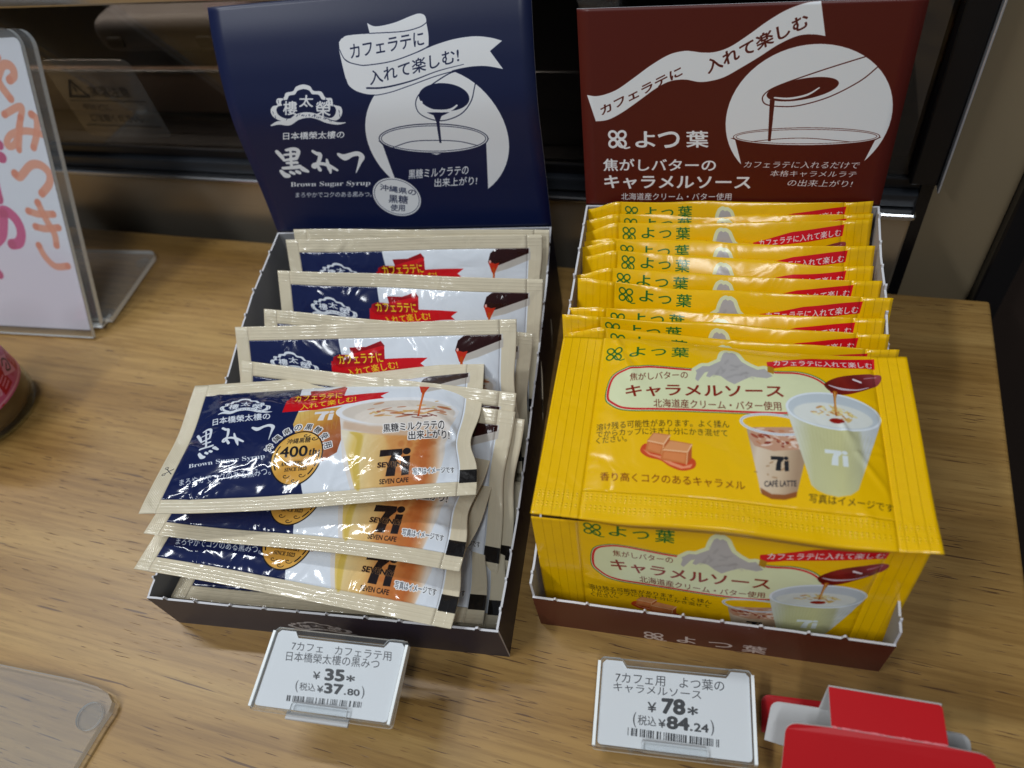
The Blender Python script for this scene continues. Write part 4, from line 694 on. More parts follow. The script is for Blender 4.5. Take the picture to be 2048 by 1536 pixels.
def header_card(root, prof, Wb, m, hmm, back='card_inner', nx=24):
    """printed card: profile list of (y, z) for left and right edges"""
    Pl, Pr = prof; n = 60; T = .0005
    def samp(P):
        P = np.array(P); s = np.r_[0, np.cumsum(np.linalg.norm(np.diff(P, axis=0), axis=1))]; t = np.linspace(0, s[-1], n); 
        Q = spline([tuple(p) for p in P], 12); sq = np.r_[0, np.cumsum(np.linalg.norm(np.diff(Q, axis=0), axis=1))]; t = np.linspace(0, sq[-1], n)
        return np.stack([np.interp(t, sq, Q[:, 0]), np.interp(t, sq, Q[:, 1])], 1)
    A_, B_ = samp(Pl), samp(Pr); V = []; UV = []
    for back_ in (0, 1):
        for j in range(n):
            for i in range(nx + 1):
                u = i / nx; p = A_[j] * (1 - u) + B_[j] * u; a = A_[min(j + 1, n - 1)] - A_[max(j - 1, 0)]; nn = np.array([a[1], -a[0]]) / np.linalg.norm(a)
                q = p + nn * T * back_ * 1.0; V.append((Wb * u, q[0], q[1])); UV.append((u, j / (n - 1)))
    F = []; fm = []; k = n * (nx + 1); g = lambda j, i: j * (nx + 1) + i
    for j in range(n - 1):
        for i in range(nx): F.append([g(j, i), g(j, i + 1), g(j + 1, i + 1), g(j + 1, i)]); fm.append(0)
    for j in range(n - 1):
        for i in range(nx): F.append([k + g(j, i), k + g(j + 1, i), k + g(j + 1, i + 1), k + g(j, i + 1)]); fm.append(1)
    ring = [g(0, i) for i in range(nx)] + [g(j, nx) for j in range(n - 1)] + [g(n - 1, i) for i in range(nx, 0, -1)] + [g(j, 0) for j in range(n - 1, 0, -1)]
    for a, b in zip(ring, ring[1:] + ring[:1]): F.append([a, k + a, k + b, b]); fm.append(2)
    me = pydata('header_card', V, F, UV, fm); o = link('header_card', me, [m, M[back], M['card_edge']], root)
    for p in me.polygons: p.use_smooth = p.material_index < 2
    return o
BX = dict(loc=(-.1488, -.0208, 0), rz=.0478, W=.1395, D=.1808)
blue = shelf_box('syrup_box', 'navy open display box with curved blue header card, left of the caramel box', BX['loc'], BX['rz'], BX['W'], BX['D'], .0254,
    [(0, .0254), (.087, .0366), (.113, .0430), (.139, .0485), (.1808, .0520)], [(0, .0260), (.0257, .0238), (.0447, .0232), (.0746, .0262), (.1115, .0321), (.156, .0415), (.1808, .0520)],
    M['navy_front'], 'navy_card', 'n', 11)
prof = [(.1811, .0520), (.1840, .070), (.1861, .088), (.1888, .109), (.1945, .125), (.1997, .136), (.2036, .143), (.2091, .151)]
header_card(blue, (prof, prof), BX['W'], M['blue_header'], 104)
cara = shelf_box('caramel_box', 'reddish brown open display box with flat brown header card, right of the navy box', (0, 0, 0), 0, .118, .1622, .0248,
    [(0, .0245), (.0012, .0345), (.009, .0350), (.10, .0600), (.126, .0636), (.1622, .0680)], [(0, .0250), (.0015, .033), (.06, .046), (.118, .0620), (.139, .0625), (.1622, .0680)],
    M['brown_front'], 'brown_card', 'b', 31)
header_card(cara, ([(.1625, .0680), (.1704, .105), (.1795, .1450)], [(.1625, .0680), (.1677, .105), (.1727, .1450)]), .118, M['brown_header'], 79)
# ---------------------------------------------------------------- sachets
def sachet(kind, label, cat, Q, seed, T=.003, lift=.0, creases=(), lumps=(), res=(150, 90), group=None, flat=False, wild=1.0, vs_=0.0, shear=0.0, pinch=(), uv0=0.0):
    """pillow sachet hung on four corners (mm): top left, top right, bottom left, bottom right"""
    C_ = [np.array(q, float) / 1000 for q in Q]; rs = random.Random(seed); nr = np.random.RandomState(seed)
    cen = sum(C_) / 4; C_ = [c - cen for c in C_]
    if kind == 'caramel': w, h, uL, uR, vB, vT = .1165, .072, .128, .905, .135, 1.001
    else: w, h, uL, uR, vB, vT = .1265, .0655, .050, .945, .095, .905
    exn = (C_[1] - C_[0]) / np.linalg.norm(C_[1] - C_[0]); ex = C_[1] - C_[0]; ey = C_[0] - C_[2]; nrm = np.cross(ex, ey); nrm /= np.linalg.norm(nrm); eyn = ey / np.linalg.norm(ey)
    cr = list(creases)
    for _ in range(int((9 if kind == 'caramel' else 13) * wild)):     # pucker lines running in from the seals
        s_ = rs.choice('LRLRB' if kind == 'caramel' else 'LRLRTB'); l = rs.uniform(.05, .22)
        if s_ == 'L': a = (uL, rs.uniform(.15, .95)); an = rs.uniform(-.5, .5); b = (a[0] + l * math.cos(an), a[1] + l * math.sin(an) * 1.3)
        elif s_ == 'R': a = (uR, rs.uniform(.15, .95)); an = rs.uniform(-.5, .5); b = (a[0] - l * math.cos(an), a[1] + l * math.sin(an) * 1.3)
        elif s_ == 'T': a = (rs.uniform(.1, .9), vT); b = (a[0] + rs.uniform(-.08, .08), vT - l * .9)
        else: a = (rs.uniform(.1, .9), vB); b = (a[0] + rs.uniform(-.08, .08), vB + l * .9)
        cr.append((a, b, rs.choice((-1, 1)) * rs.uniform(.00012, .00042), rs.uniform(.0007, .0016)))
    ph = nr.uniform(0, 6.28, (6,)); fr = nr.uniform(.6, 1.6, (6,))
    def surf(u, v, side):
        u = np.asarray(u, float); v = np.asarray(v, float)
        P = ((C_[0][None] * (1 - u)[:, None] + C_[1][None] * u[:, None]) * v[:, None] + (C_[2][None] * (1 - u)[:, None] + C_[3][None] * u[:, None]) * (1 - v)[:, None])
        a = np.clip((u - uL) / (uR - uL), 0, 1); b = np.clip((v - vB) / (vT - vB), 0, 1)
        fa = np.clip(1 - np.abs(2 * a - 1) ** 3.2, 0, 1) ** .75
        if kind == 'caramel': fb = np.clip(1 - np.clip(np.abs(2 * b - .94) / 1.06, 0, 1) ** 2.6, 0, 1) ** .62
        else: fb = np.clip(1 - np.abs(2 * b - 1) ** 2.6, 0, 1) ** .8
        th = T * fa * fb; pil = fa * fb
        off = side * th
        X, Y = u * w, v * h; wv = (np.sin(X * 95 * fr[0] + Y * 60 + ph[0]) * .5 + np.sin(Y * 150 * fr[1] - X * 50 + ph[1]) * .35 + np.sin(X * 210 * fr[2] + Y * 120 * fr[3] + ph[2]) * .16) * .00042 * wild
        edge = np.sin(X * 55 * fr[4] + ph[3]) * .0007 * (1 - pil) * wild
        off = off + wv * (.35 + .65 * pil) * (1 if side > 0 else .6) + edge
        if side > 0 or True:
            for (a0, b0, am, wd) in cr:
                p = np.array([a0[0] * w, a0[1] * h]); q = np.array([b0[0] * w, b0[1] * h]); d = q - p; L2 = d @ d; t = np.clip(((X - p[0]) * d[0] + (Y - p[1]) * d[1]) / L2, 0, 1)
                dist = np.hypot(X - p[0] - t * d[0], Y - p[1] - t * d[1]); wloc = wd * (1.0 + 1.2 * t)
                off = off + (am * (1 - t) ** .8 * np.exp(-(dist / wloc) ** 2)) * np.clip((a * (1 - a)) * 60, .15, 1)
        up = np.zeros_like(u)
        if lift: q_ = np.clip(u / uL, 0, 1); up = lift * q_ * q_ * (3 - 2 * q_) * np.clip(1 - u, 0, 1) ** 1.4 * np.clip(v * 1.2, 0, 1) ** 2
        for (lu, lv, su, sv, dn, dv) in lumps:
            g = np.exp(-((u - lu) / su) ** 2 - ((v - lv) / sv) ** 2); off = off + dn * g; up = up + dv * g
        for (v0, sv, am) in pinch: P = P - exn[None] * (am * np.exp(-((v - v0) / sv) ** 2) * np.clip((u - .80) / .2, 0, 1) ** 1.5)[:, None]
        return P + nrm[None] * off[:, None] + eyn[None] * up[:, None]
    root = thing('caramel_sachet' if kind == 'caramel' else 'syrup_sachet', label, 'sachet', tuple(cen), 0, group)
    fm_, bm_ = (M['caramel'], M['yellow_film']) if kind == 'caramel' else (M['syrup'], M['beige_film'])
    def patch(name, us, vs, gap=.00012):
        nu, nv = len(us), len(vs); U, Vv = np.meshgrid(us, vs); U, Vv = U.ravel(), Vv.ravel()
        A_ = surf(U, Vv, 1) + nrm * gap; B_ = surf(U, Vv, -1) - nrm * gap; n = nu * nv; g = lambda j, i: j * nu + i
        J, I = np.meshgrid(np.arange(nv - 1), np.arange(nu - 1), indexing='ij'); J, I = J.ravel(), I.ravel()
        f1 = np.stack([J * nu + I, J * nu + I + 1, (J + 1) * nu + I + 1, (J + 1) * nu + I], 1); f2 = f1[:, ::-1] + n
        ring = [g(0, i) for i in range(nu - 1)] + [g(j, nu - 1) for j in range(nv - 1)] + [g(nv - 1, i) for i in range(nu - 1, 0, -1)] + [g(j, 0) for j in range(nv - 1, 0, -1)]
        f3 = np.array([[a, a + n, b + n, b] for a, b in zip(ring, ring[1:] + ring[:1])])[:, ::1]
        Fc = np.concatenate([f1, f2, f3]).astype(np.int32); V = np.concatenate([A_, B_])
        me = bpy.data.meshes.new(name); me.vertices.add(len(V)); me.vertices.foreach_set('co', V.astype(np.float32).ravel())
        me.loops.add(Fc.size); me.loops.foreach_set('vertex_index', Fc.ravel()); me.polygons.add(len(Fc))
        me.polygons.foreach_set('loop_start', np.arange(len(Fc), dtype=np.int32) * 4); me.polygons.foreach_set('material_index', np.r_[np.zeros(len(f1)), np.ones(len(f2) + len(f3))].astype(np.int32))
        l = me.uv_layers.new(name='UVMap'); uvs = np.stack([np.r_[U, U], uv0 + (1 - uv0) * np.r_[Vv, Vv] + shear * (np.clip(np.r_[U, U], 0, .66) - .36) * np.clip(np.r_[Vv, Vv] * 3 - .8, 0, 1) - vs_ * (1 - .55 * np.r_[U, U]) * np.clip(np.r_[Vv, Vv] * 3 - 1.2, 0, 1)], 1)[Fc.ravel()]; l.data.foreach_set('uv', uvs.astype(np.float32).ravel())
        me.update(calc_edges=True); me.validate()
        return link(name, me, [fm_, bm_], root, smooth=True)
    nu, nv = res; du = np.linspace(uL, uR, nu); k = max(3, nu // 12)
    if kind == 'caramel':
        # finer rows where the top fold turns over
        vv = vB + (1 - vB) * (1 - (1 - np.linspace(0, 1, nv)) ** 1.35)
        patch('pouch', du, vv); patch('side_seal', np.linspace(0, uL, k), np.linspace(0, 1, nv // 2)); patch('side_seal', np.linspace(uR, 1, k), np.linspace(0, 1, nv // 2))
        patch('bottom_seal', du[::2] if nu % 2 else np.linspace(uL, uR, nu // 2), np.linspace(0, vB, k))
    else:
        vv = np.linspace(vB, vT, nv); patch('pouch', du, vv); patch('side_seal', np.linspace(0, uL, k), np.linspace(0, 1, nv // 2)); patch('side_seal', np.linspace(uR, 1, k), np.linspace(0, 1, nv // 2))
        patch('top_seal', np.linspace(uL, uR, nu // 2), np.linspace(vT, 1, k)); patch('bottom_seal', np.linspace(uL, uR, nu // 2), np.linspace(0, vB, k))
    return root
GC, GS = 'yellow caramel sauce sachets in the brown box', 'brown sugar syrup sachets in the navy box'
YS = [
 ('yellow caramel sachet at the very back, touching the brown header card', [(0.9,158.2,68.0),(115.2,161.2,71.0),(2.7,136.1,-0.5),(117.0,139.8,-0.5)]),
 ('yellow caramel sachet standing second from the brown header card', [(0.6,154.6,65.5),(115.9,159.4,66.4),(1.9,127.9,-2.2),(118.3,132.9,-2.2)]),
 ('yellow caramel sachet third from the header card, its red ribbon fully readable', [(0.4,149.5,63.0),(115.2,155.9,66.2),(2.9,120.7,-2.6),(118.9,127.2,-2.6)]),
 ('yellow caramel sachet, a thin sliver fourth from the header card', [(-1.1,144.8,62.0),(115.0,147.1,59.0),(-1.3,114.3,-2.7),(115.2,114.3,-2.7)]),
 ('yellow caramel sachet fifth from the header card, tall right seal beside the torn wall', [(0.4,140.5,63.0),(115.9,142.9,64.0),(1.1,108.3,-2.9),(117.5,112.9,-2.9)]),
 ('yellow caramel sachet sixth from the header card, half of its green name showing', [(2.0,135.0,62.5),(115.2,135.0,61.0),(-0.5,104.2,-3.7),(116.0,103.6,-3.7)]),
 ('yellow caramel sachet just behind the one with the raised left end', [(0.7,123.3,62.7),(117.2,124.8,62.7),(0.1,93.7,-2.0),(116.6,94.7,-2.0)]),
 ('yellow caramel sachet with raised crimped left end and whole green name showing, mid row', [(2.7,117.3,65.8),(119.1,112.4,65.8),(1.4,84.8,1.1),(117.8,79.9,1.1)]),
 ('yellow caramel sachet ninth from the header card, left end sticking up, name hidden', [(0.4,105.5,61.0),(116.9,107.2,61.0),(0.9,73.9,-3.7),(117.4,75.7,-3.7)]),
 ('yellow caramel sachet tenth from the header card, sloping down to the right', [(-0.1,95.6,67.6),(116.3,94.6,65.6),(0.4,64.1,3.0),(116.9,64.0,1.3)]),
 ('yellow caramel sachet right behind the one lying flat on top', [(2.3,89.2,64.8),(118.8,88.0,65.5),(2.3,59.3,0.0),(118.8,57.3,0.8)]),
]
for i, (lab, Q) in enumerate(YS):
    Q = [list(q) for q in Q]
    for k_ in (2, 3): # bottoms stay inside the box
        d = np.array(Q[k_]) - np.array(Q[k_ - 2]); s_ = min(1, (Q[k_ - 2][2] - 1.2) / -d[2]); n_ = np.array([d[0] * s_, 0, -(Q[k_ - 2][2] - 1.2)]); n_[1] = -math.sqrt(max(72 ** 2 - n_[0] ** 2 - n_[2] ** 2, 1)); Q[k_] = list(np.array(Q[k_ - 2]) + n_)
    rs = random.Random(i); lf = rs.uniform(.0032, .0046)
    lumps = [(0.0, 1.0, .07, .6, -.0022, 0), (1.0, 1.0, .05, .5, -.0014, 0), (rs.uniform(.2, .8), .9, .12, .2, rs.uniform(-.0006, .0008), 0), (rs.uniform(.3, .9), .8, .08, .1, rs.uniform(-.0008, .0004), 0), (.86, .93, .06, .16, -.0008, 0), (rs.uniform(.1, .9), 1.0, .1, .2, 0, rs.uniform(-.001, .0012))]
    if i == 7: lf = .0005; lumps += [(.30, .92, .10, .25, -.0012, -.001), (0.03, .9, .1, .5, .0015, .0015)]
    if i in (8, 9): lf = .0012; lumps += [(.05, .95, .13, .5, .001, .0012)]
    sachet('caramel', lab, 'sachet', Q, 100 + i, T=.0030, lift=lf, lumps=lumps, group=GC, res=(130, 76), wild=1.0, vs_=.036, shear=.08)
sachet('caramel', 'yellow caramel sachet upright at the box front, under the flat one', 'sachet', [(1.8,14.3,60.0),(121.0,16.7,60.0),(2.7,4.4,1.8),(117.2,4.7,1.8)], 77, T=.0036, group=GC, lumps=[(.3, .3, .14, .2, -.0016, 0), (.75, .45, .1, .14, -.001, 0)], res=(190, 110), wild=1.2, vs_=.055, shear=.09, uv0=.125)
sachet('caramel', 'yellow caramel sachet lying flat on top of the row, whole front visible', 'sachet', [(3.1,80.5,73.4),(119.4,82.8,69.1),(4.5,8.0,73.0),(120.9,10.3,69.0)], 78, T=.0040, group=GC,
       creases=[((.17, .98), (.27, .62), .0006, .0011), ((.83, .42), (.97, .08), .0005, .0009), ((.2, .9), (.3, .70), -.0004, .0012), ((.80, .56), (.84, .40), .0006, .0009)],
       lumps=[(.05, 1.0, .1, .2, -.0012, .002), (.25, .97, .12, .12, .0008, 0), (.9, 1.0, .15, .2, -.0008, 0), (.62, 1.0, .2, .05, -.0016, 0), (0.0, 0.0, .12, .2, .0010, 0), (.24, 0.0, .08, .10, -.0012, 0), (.52, 0.0, .12, .10, .0009, 0), (.78, 0.0, .08, .1, -.0009, 0), (1.0, 0.0, .08, .14, .0012, 0)], res=(220, 130), wild=1.0)
BS = [
 ('brown sugar sachet at the very back under the blue header, only its top edge showing', [(-143.6,155.0,58.5),(-16.5,156.9,58.5),(-142.8,124.6,5.3),(-16.3,127.5,5.3)]),
 ('brown sugar sachet second from the back, whole right half of its red ribbon showing', [(-145.7,147.9,57.9),(-19.4,154.6,57.9),(-143.6,113.2,2.3),(-17.3,121.0,2.3)]),
 ('brown sugar sachet third from the back with bright glare on its navy left', [(-140.6,126.7,58.1),(-14.1,125.7,58.1),(-140.9,89.1,4.4),(-14.4,88.1,4.4)]),
 ('brown sugar sachet peeking out mid stack by its top left strip and right corner', [(-140.2,105.3,54.6),(-15.8,103.9,48.0),(-142.5,65.1,3.0),(-16.2,57.9,3.0)]),
 ('brown sugar sachet just behind the topmost one, covered in white glints', [(-147.5,92.1,56.6),(-19.8,98.9,62.0),(-143.5,48.4,8.0),(-16.5,56.8,13.0)]),
 ('brown sugar sachet whose tilted top left strip shows behind the topmost one', [(-141.3,78.0,50.9),(-15.2,68.7,52.9),(-144.7,31.8,4.6),(-18.6,22.5,6.6)]),
 ('brown sugar sachet with its dark stripe showing right of the topmost one, upper of two', [(-141.2,74.1,45.4),(-15.1,64.0,47.4),(-145.2,24.0,3.3),(-19.1,14.0,5.3)]),
 ('brown sugar sachet deepest at the right wall of the navy box, corner only', [(-137.6,71.9,40.2),(-11.5,62.2,45.2),(-141.5,23.9,3.1),(-15.3,17.1,3.1)]),
]
for i, (lab, Q) in enumerate(BS):
    sachet('syrup', lab, 'sachet', Q, 200 + i, T=.0024 if i < 5 else .0018, group=GS, res=(150, 84) if i < 5 else (90, 50), wild=1.25, pinch=[(.6, .2, random.Random(i + 5).uniform(.001, .003))], lumps=[(random.Random(i).uniform(.1, .9), .85, .2, .3, .0008, 0)])
sachet('syrup', 'lowest brown sugar sachet, sunk inside the navy box behind its front wall', 'sachet', [(-150.1,46.9,9.7),(-24.1,56.6,6.7),(-144.8,-16.8,17.5),(-18.8,-8.1,12.4)], 210, T=.0040, pinch=[(.5, .2, .004)], group=GS, res=(130, 70), wild=1.2)
sachet('syrup', 'brown sugar sachet half hidden low at the right of the navy box pile', 'sachet', [(-141.0,41.9,19.7),(-15.0,51.6,15.7),(-139.8,-14.8,3.5),(-13.8,-5.1,2.6)], 211, T=.0036, pinch=[(.5, .2, .003)], group=GS, res=(90, 50), wild=1.3)
sachet('syrup', 'third brown sugar sachet from the top, its lower edge over the navy front wall', 'sachet', [(-149.5,51.0,31.4),(-23.1,48.2,27.8),(-150.8,-14.3,37.0),(-24.4,-17.1,33.3)], 212, T=.0040, pinch=[(.42, .16, .0036)], group=GS, lumps=[(1.0, .0, .12, .2, -.0016, 0), (1.0, .42, .08, .2, -.0026, 0)], creases=[((.94, .45), (.78, .62), .0009, .0012), ((.94, .38), (.80, .24), .0008, .0012)], res=(190, 100), wild=1.3)
sachet('syrup', 'second brown sugar sachet from the top, directly under the topmost', 'sachet', [(-151.2,63.0,34.7),(-24.7,65.1,33.8),(-150.0,-2.0,43.1),(-23.6,0.1,42.3)], 213, T=.0038, pinch=[(.40, .16, .0034)], group=GS, res=(190, 100), wild=1.3, lumps=[(1.0, .0, .1, .2, -.0012, 0), (1.0, .42, .08, .2, -.0026, 0)], creases=[((.94, .45), (.78, .62), .0009, .0012), ((.94, .38), (.80, .24), .0008, .0012)])
sachet('syrup', 'topmost brown sugar sachet lying askew, whole label readable', 'sachet', [(-157.5,63.9,49.1),(-33.3,87.8,46.9),(-145.1,-0.2,53.8),(-20.9,23.7,51.6)], 214, T=.0044, pinch=[(.40, .15, .0040)], group=GS, res=(230, 126), wild=1.3,
       lumps=[(0.02, .62, .09, .26, -.0026, 0), (.0, .0, .10, .2, .0012, 0), (1.0, .42, .09, .24, -.0030, 0)], creases=[((.06, .5), (.30, .26), .0007, .0013), ((.94, .45), (.80, .66), .0010, .0012), ((.94, .38), (.82, .24), .0009, .0012), ((.95, .42), (.86, .43), -.0012, .0018), ((.1, .9), (.2, .5), .0005, .0014)])
# ---------------------------------------------------------------- price tags
def price_tag(TL, TR, BL, BR, img, label_h, label_c, leg, seed):
    TL, TR, BL, BR = [Vector(v) / 1000 for v in (TL, TR, BL, BR)]; ex = (TR - TL + BR - BL) / 2; ey = (TL - BL + TR - BR) / 2; w, h = ex.length, ey.length; ex.normalize(); n = ex.cross(ey).normalized(); ey = n.cross(ex)
    o = (TL + TR + BL + BR) / 4 - ex * w / 2 - ey * h / 2; k = w / .051; m = k / 1000
    pl = lambda x, y, off: tuple(o + ex * x * m + ey * y * (h / .029 / 1000) + n * off)
    hold = thing('price_tag_holder', label_h, 'tag holder', tuple(o + ex * w / 2 + ey * h / 2 - n * .003))
    base = Vector(hold.location); place = lambda x, y, off: tuple(Vector(pl(x, y, off)) - base)
    out = [(0.25, 0.7), (0.9, .15), (1.8, 0), (49.2, 0), (50.1, .15), (50.75, 0.7), (51, 1.6), (50.6, 27.6), (49.4, 29), (44.6, 29), (43.4, 28.4), (42.4, 26.6), (9.6, 26.6), (8.2, 28.4), (7.2, 29), (1.6, 29), (0.4, 27.6), (0, 1.6)]
    mt = [M['clear_thin'], M['clear_thin'], M['clear_edge']]
    extrude_poly('front_cover', out, lambda x, y, f: place(x, y, f + .0008), .0007, mt, hold)
    back = [(0.6, -.8), (50.4, -.8), (51.3, -.4), (51.6, .5), (51.2, 27.8), (50, 29.4), (1, 29.4), (-.2, 27.8), (-.6, .5), (-.3, -.4)]
    extrude_poly('back_plate', back, lambda x, y, f: place(x, y, f - .0010), .0014, mt, hold)
    for x in (-.3, 50.3): extrude_poly('side_rail', [(x, 0), (x + 1.0, 0), (x + 1.0, 27.5), (x, 27.5)], lambda a, b, f: place(a, b, f + .0010), .0022, [M['clear_edge']] * 3, hold)
    extrude_poly('spring_clip', rrect(15.5, -.4, 36.0, 3.0, .8, 3), lambda x, y, f: place(x, y, f + .0016), .0008, [M['clear'], M['clear'], M['clear_edge']], hold)
    extrude_poly('clip_hinge', [(15.8, 3.0), (35.6, 3.0), (35.6, 3.35), (15.8, 3.35)], lambda x, y, f: place(x, y, f + .0018), .0006, [M['card_inner']] * 3, hold)
    zl = leg
    if zl > .012:
        for x in (8, 40):
            a, b = Vector(place(x, 22, -.0025)), Vector(place(x + 3.5, 22, -.0025)); V = [a, b, b + ey * .004, a + ey * .004]; f = [Vector((v.x, v.y, .0002 - base.z)) for v in V]; V = V + f
            link('support_leg', pydata('support_leg', V, [[0, 1, 2, 3], [7, 6, 5, 4], [0, 4, 5, 1], [1, 5, 6, 2], [2, 6, 7, 3], [3, 7, 4, 0]]), M['clear'], hold)
        a, b = Vector(place(12, 1.0, -.004)), Vector(place(35, 1.0, -.004)); c = ey * -.0026; V = [a, b, b + c, a + c] ; V += [v + Vector((0, 0, -.0012)) for v in V]
        link('white_clip_strip', pydata('white_clip_strip', V, [[3, 2, 1, 0], [4, 5, 6, 7], [0, 1, 5, 4], [1, 2, 6, 5], [2, 3, 7, 6], [3, 0, 4, 7]]), M['white_card'], hold)
    for x in ((3, 12, 39, 48)):
        P = [place(x + .9 * math.cos(R(t)), .8 + .9 * math.sin(R(t)), -.0026) for t in range(0, 360, 30)]; Z_ = .0003 - base.z if zl <= .012 else P[0][2] - .0016
        V = P + [(p[0], p[1], Z_) for p in P]; nP = len(P); link('foot_pin', pydata('foot_pin', V, [list(range(nP)), list(range(2 * nP - 1, nP - 1, -1))] + [[i, nP + i, nP + (i + 1) % nP, (i + 1) % nP] for i in range(nP)]), M['clear'], hold)
    card = thing('price_card', label_c, 'price card', tuple(base)); P = rrect(1.2, .7, 49.8, 28.2, 1.5, 4); P = [p for p in P]
    P = [(48.6, .7), (49.4, 1.0), (49.8, 1.9), (49.8, 26.9), (48.6, 28.2), (44.0, 28.2), (42.4, 25.9), (9.6, 25.9), (8.0, 28.2), (2.4, 28.2), (1.2, 26.9), (1.2, 1.9), (1.6, 1.0), (2.4, .7)]
    n_ = len(P); V = [place(x, y, -.0001) for x, y in P] + [place(x, y, -.0006) for x, y in P]; UV = [(x / 51, y / 29) for x, y in P] * 2
    link('card_sheet', pydata('card_sheet', V, [list(range(n_)), list(range(2 * n_ - 1, n_ - 1, -1))] + [[i, n_ + i, n_ + (i + 1) % n_, (i + 1) % n_] for i in range(n_)], UV, [0] + [1] * (n_ + 1)), [img, M['white_card']], card)
price_tag((-91.2, -24.7, 26.3), (-40.2, -21.8, 26.3), (-88.9, -51.1, 25.7), (-38.3, -49.8, 25.7), M['tag35'], 'clear raised price tag holder leaning by the navy box', 'white price card reading ¥35 in front of the navy box', .025, 1)
price_tag((24.3, -11.4, 8.2), (76.5, -9.2, 8.2), (25.9, -41.0, 7.8), (77.4, -37.8, 7.8), M['tag78'], 'clear price tag holder lying in front of the brown box', 'white price card reading ¥78 in front of the brown box', .008, 2)
# ---------------------------------------------------------------- leaning acrylic sign stand, upper left
sg = thing('acrylic_stand', 'clear acrylic sign stand at the upper left with a bent foot', 'sign stand', (-.2805, .130, 0))
def strip_solid(name, prof, x0, x1, t, mats, parent, r_top=0.0):
    """sheet bent along a profile (y, z), thickness t, running in x"""
    P = np.array(prof); n = len(P); d = np.gradient(P, axis=0); d /= np.linalg.norm(d, axis=1)[:, None]; nn = np.stack([-d[:, 1], d[:, 0]], 1); Q = P + nn * t
    V = []; 
    for k, (A_, x_in) in enumerate(((P, 0), (Q, 0))):
        for i in range(n): V += [(x0, *A_[i]), (x1, *A_[i])]
    F = []; fm = []; g = lambda k, i, s: k * 2 * n + 2 * i + s
    for i in range(n - 1):
        F.append([g(0, i, 0), g(0, i, 1), g(0, i + 1, 1), g(0, i + 1, 0)]); F.append([g(1, i, 0), g(1, i + 1, 0), g(1, i + 1, 1), g(1, i, 1)]); fm += [0, 0]
        F.append([g(0, i, 1), g(1, i, 1), g(1, i + 1, 1), g(0, i + 1, 1)]); F.append([g(0, i, 0), g(0, i + 1, 0), g(1, i + 1, 0), g(1, i, 0)]); fm += [1, 1]
    F.append([g(0, 0, 0), g(1, 0, 0), g(1, 0, 1), g(0, 0, 1)]); F.append([g(0, n - 1, 0), g(0, n - 1, 1), g(1, n - 1, 1), g(1, n - 1, 0)]); fm += [1, 1]
    return link(name, pydata(name, V, F, None, fm), mats, parent)
SM = [M['clear'], M['clear_edge']]; ZT = .1335
def lean(x, y, off):   # x from the right edge, y up the slope, off forward of the sheet
    c, s = .6 / math.hypot(.6, 1), 1 / math.hypot(.6, 1); return (x, y * c - off * s, y * s + off * c)
P = rrect(-.12, .006, .0, .1595, .009, 6, (1, 0, 0, 0))
extrude_poly('back_panel', P, lambda x, y, f: lean(x, y, f), .0026, [M['clear'], M['clear'], M['clear_edge']], sg)
P = rrect(-.12, -.001, -.0030, .1595, .009, 6, (1, 0, 0, 0))
extrude_poly('front_panel', P, lambda x, y, f: lean(x, y, f + .0042), .0020, [M['clear'], M['clear'], M['clear_edge']], sg)
bend = [lean(0, .0059, -.0026)[1:]]; c0 = np.array([bend[0][0] + .0030, .0052])
prf = [tuple(bend[0])] + [(c0[0] + .0035 * math.cos(R(a)), c0[1] + .0035 * math.sin(R(a))) for a in range(190, 271, 16)] + [(c0[0] + .004, .0016)] + [(.012, .0015), (.060, .0015)]
strip_solid('foot_bend', prf[:9], -.12, 0.0, .0026, SM, sg)
P = rrect(-.12, .0085, .0028, .066, .006, 5, (1, 0, 0, 0)); extrude_poly('foot_plate', P, lambda x, y, f: (x, y, .0042 + f), .0027, [M['clear_foot'], M['clear'], M['clear_edge']], sg)
for x, y in ((-.006, .059), (-.006, .015)):
    P = ellipse(x, y, .0045, .0045, n=21)[:-1]; extrude_poly('bump_pad', [tuple(p) for p in P], lambda a, b, f: (a, b, .0014 + f), .0012, [M['clear']] * 3, sg)
po = thing('handwritten_poster', 'white poster with orange and magenta brush lettering in the acrylic stand', 'poster', (-.2805, .130, 0))
P = rrect(-.1115, .003, -.0060, .1555, .0035, 4, (1, 0, 0, 0)); n_ = len(P); V = [lean(x, y, .0017) for x, y in P] + [lean(x, y, .0013) for x, y in P]
UV = [((x + .1115) / .110, (y - .0) / .158) for x, y in P] * 2
link('poster_sheet', pydata('poster_sheet', V, [list(range(n_)), list(range(2 * n_ - 1, n_ - 1, -1))] + [[i, n_ + i, n_ + (i + 1) % n_, (i + 1) % n_] for i in range(n_)], UV, [0] + [1] * (n_ + 1)), [M['poster'], M['white_card']], po)
# ---------------------------------------------------------------- acrylic foot plate, lower left
af = thing('acrylic_plate', 'flat clear acrylic plate with rounded corner at the lower left', 'acrylic plate', (-.16, -.055, 0), math.atan2(-2.2, 16.7) * .0)
O = np.array([-.2171, -.0494]); 
P = [(-.30, -.0485), (-.1797, -.0498), (-.1680, -.0508), (-.1620, -.0524), (-.1585, -.0550), (-.1578, -.0585), (-.1590, -.0640), (-.1608, -.0786), (-.168, -.135), (-.30, -.135)]
P = [(x + .16, y + .055) for x, y in P][::-1]; sm = P
extrude_poly('plate_sheet', sm, lambda x, y, f: (x, y, .0038 + f), .0024, [M['clear_foot'], M['clear'], M['clear_edge']], af)
E_ = ellipse(-.0072 , -.0060, .0052, .0052, n=33)[:-1]
extrude_poly('bump_pad', [tuple(p) for p in E_], lambda x, y, f: (x, y, .0014 + f), .0012, [M['clear'], M['clear'], M['clear_edge']], af)
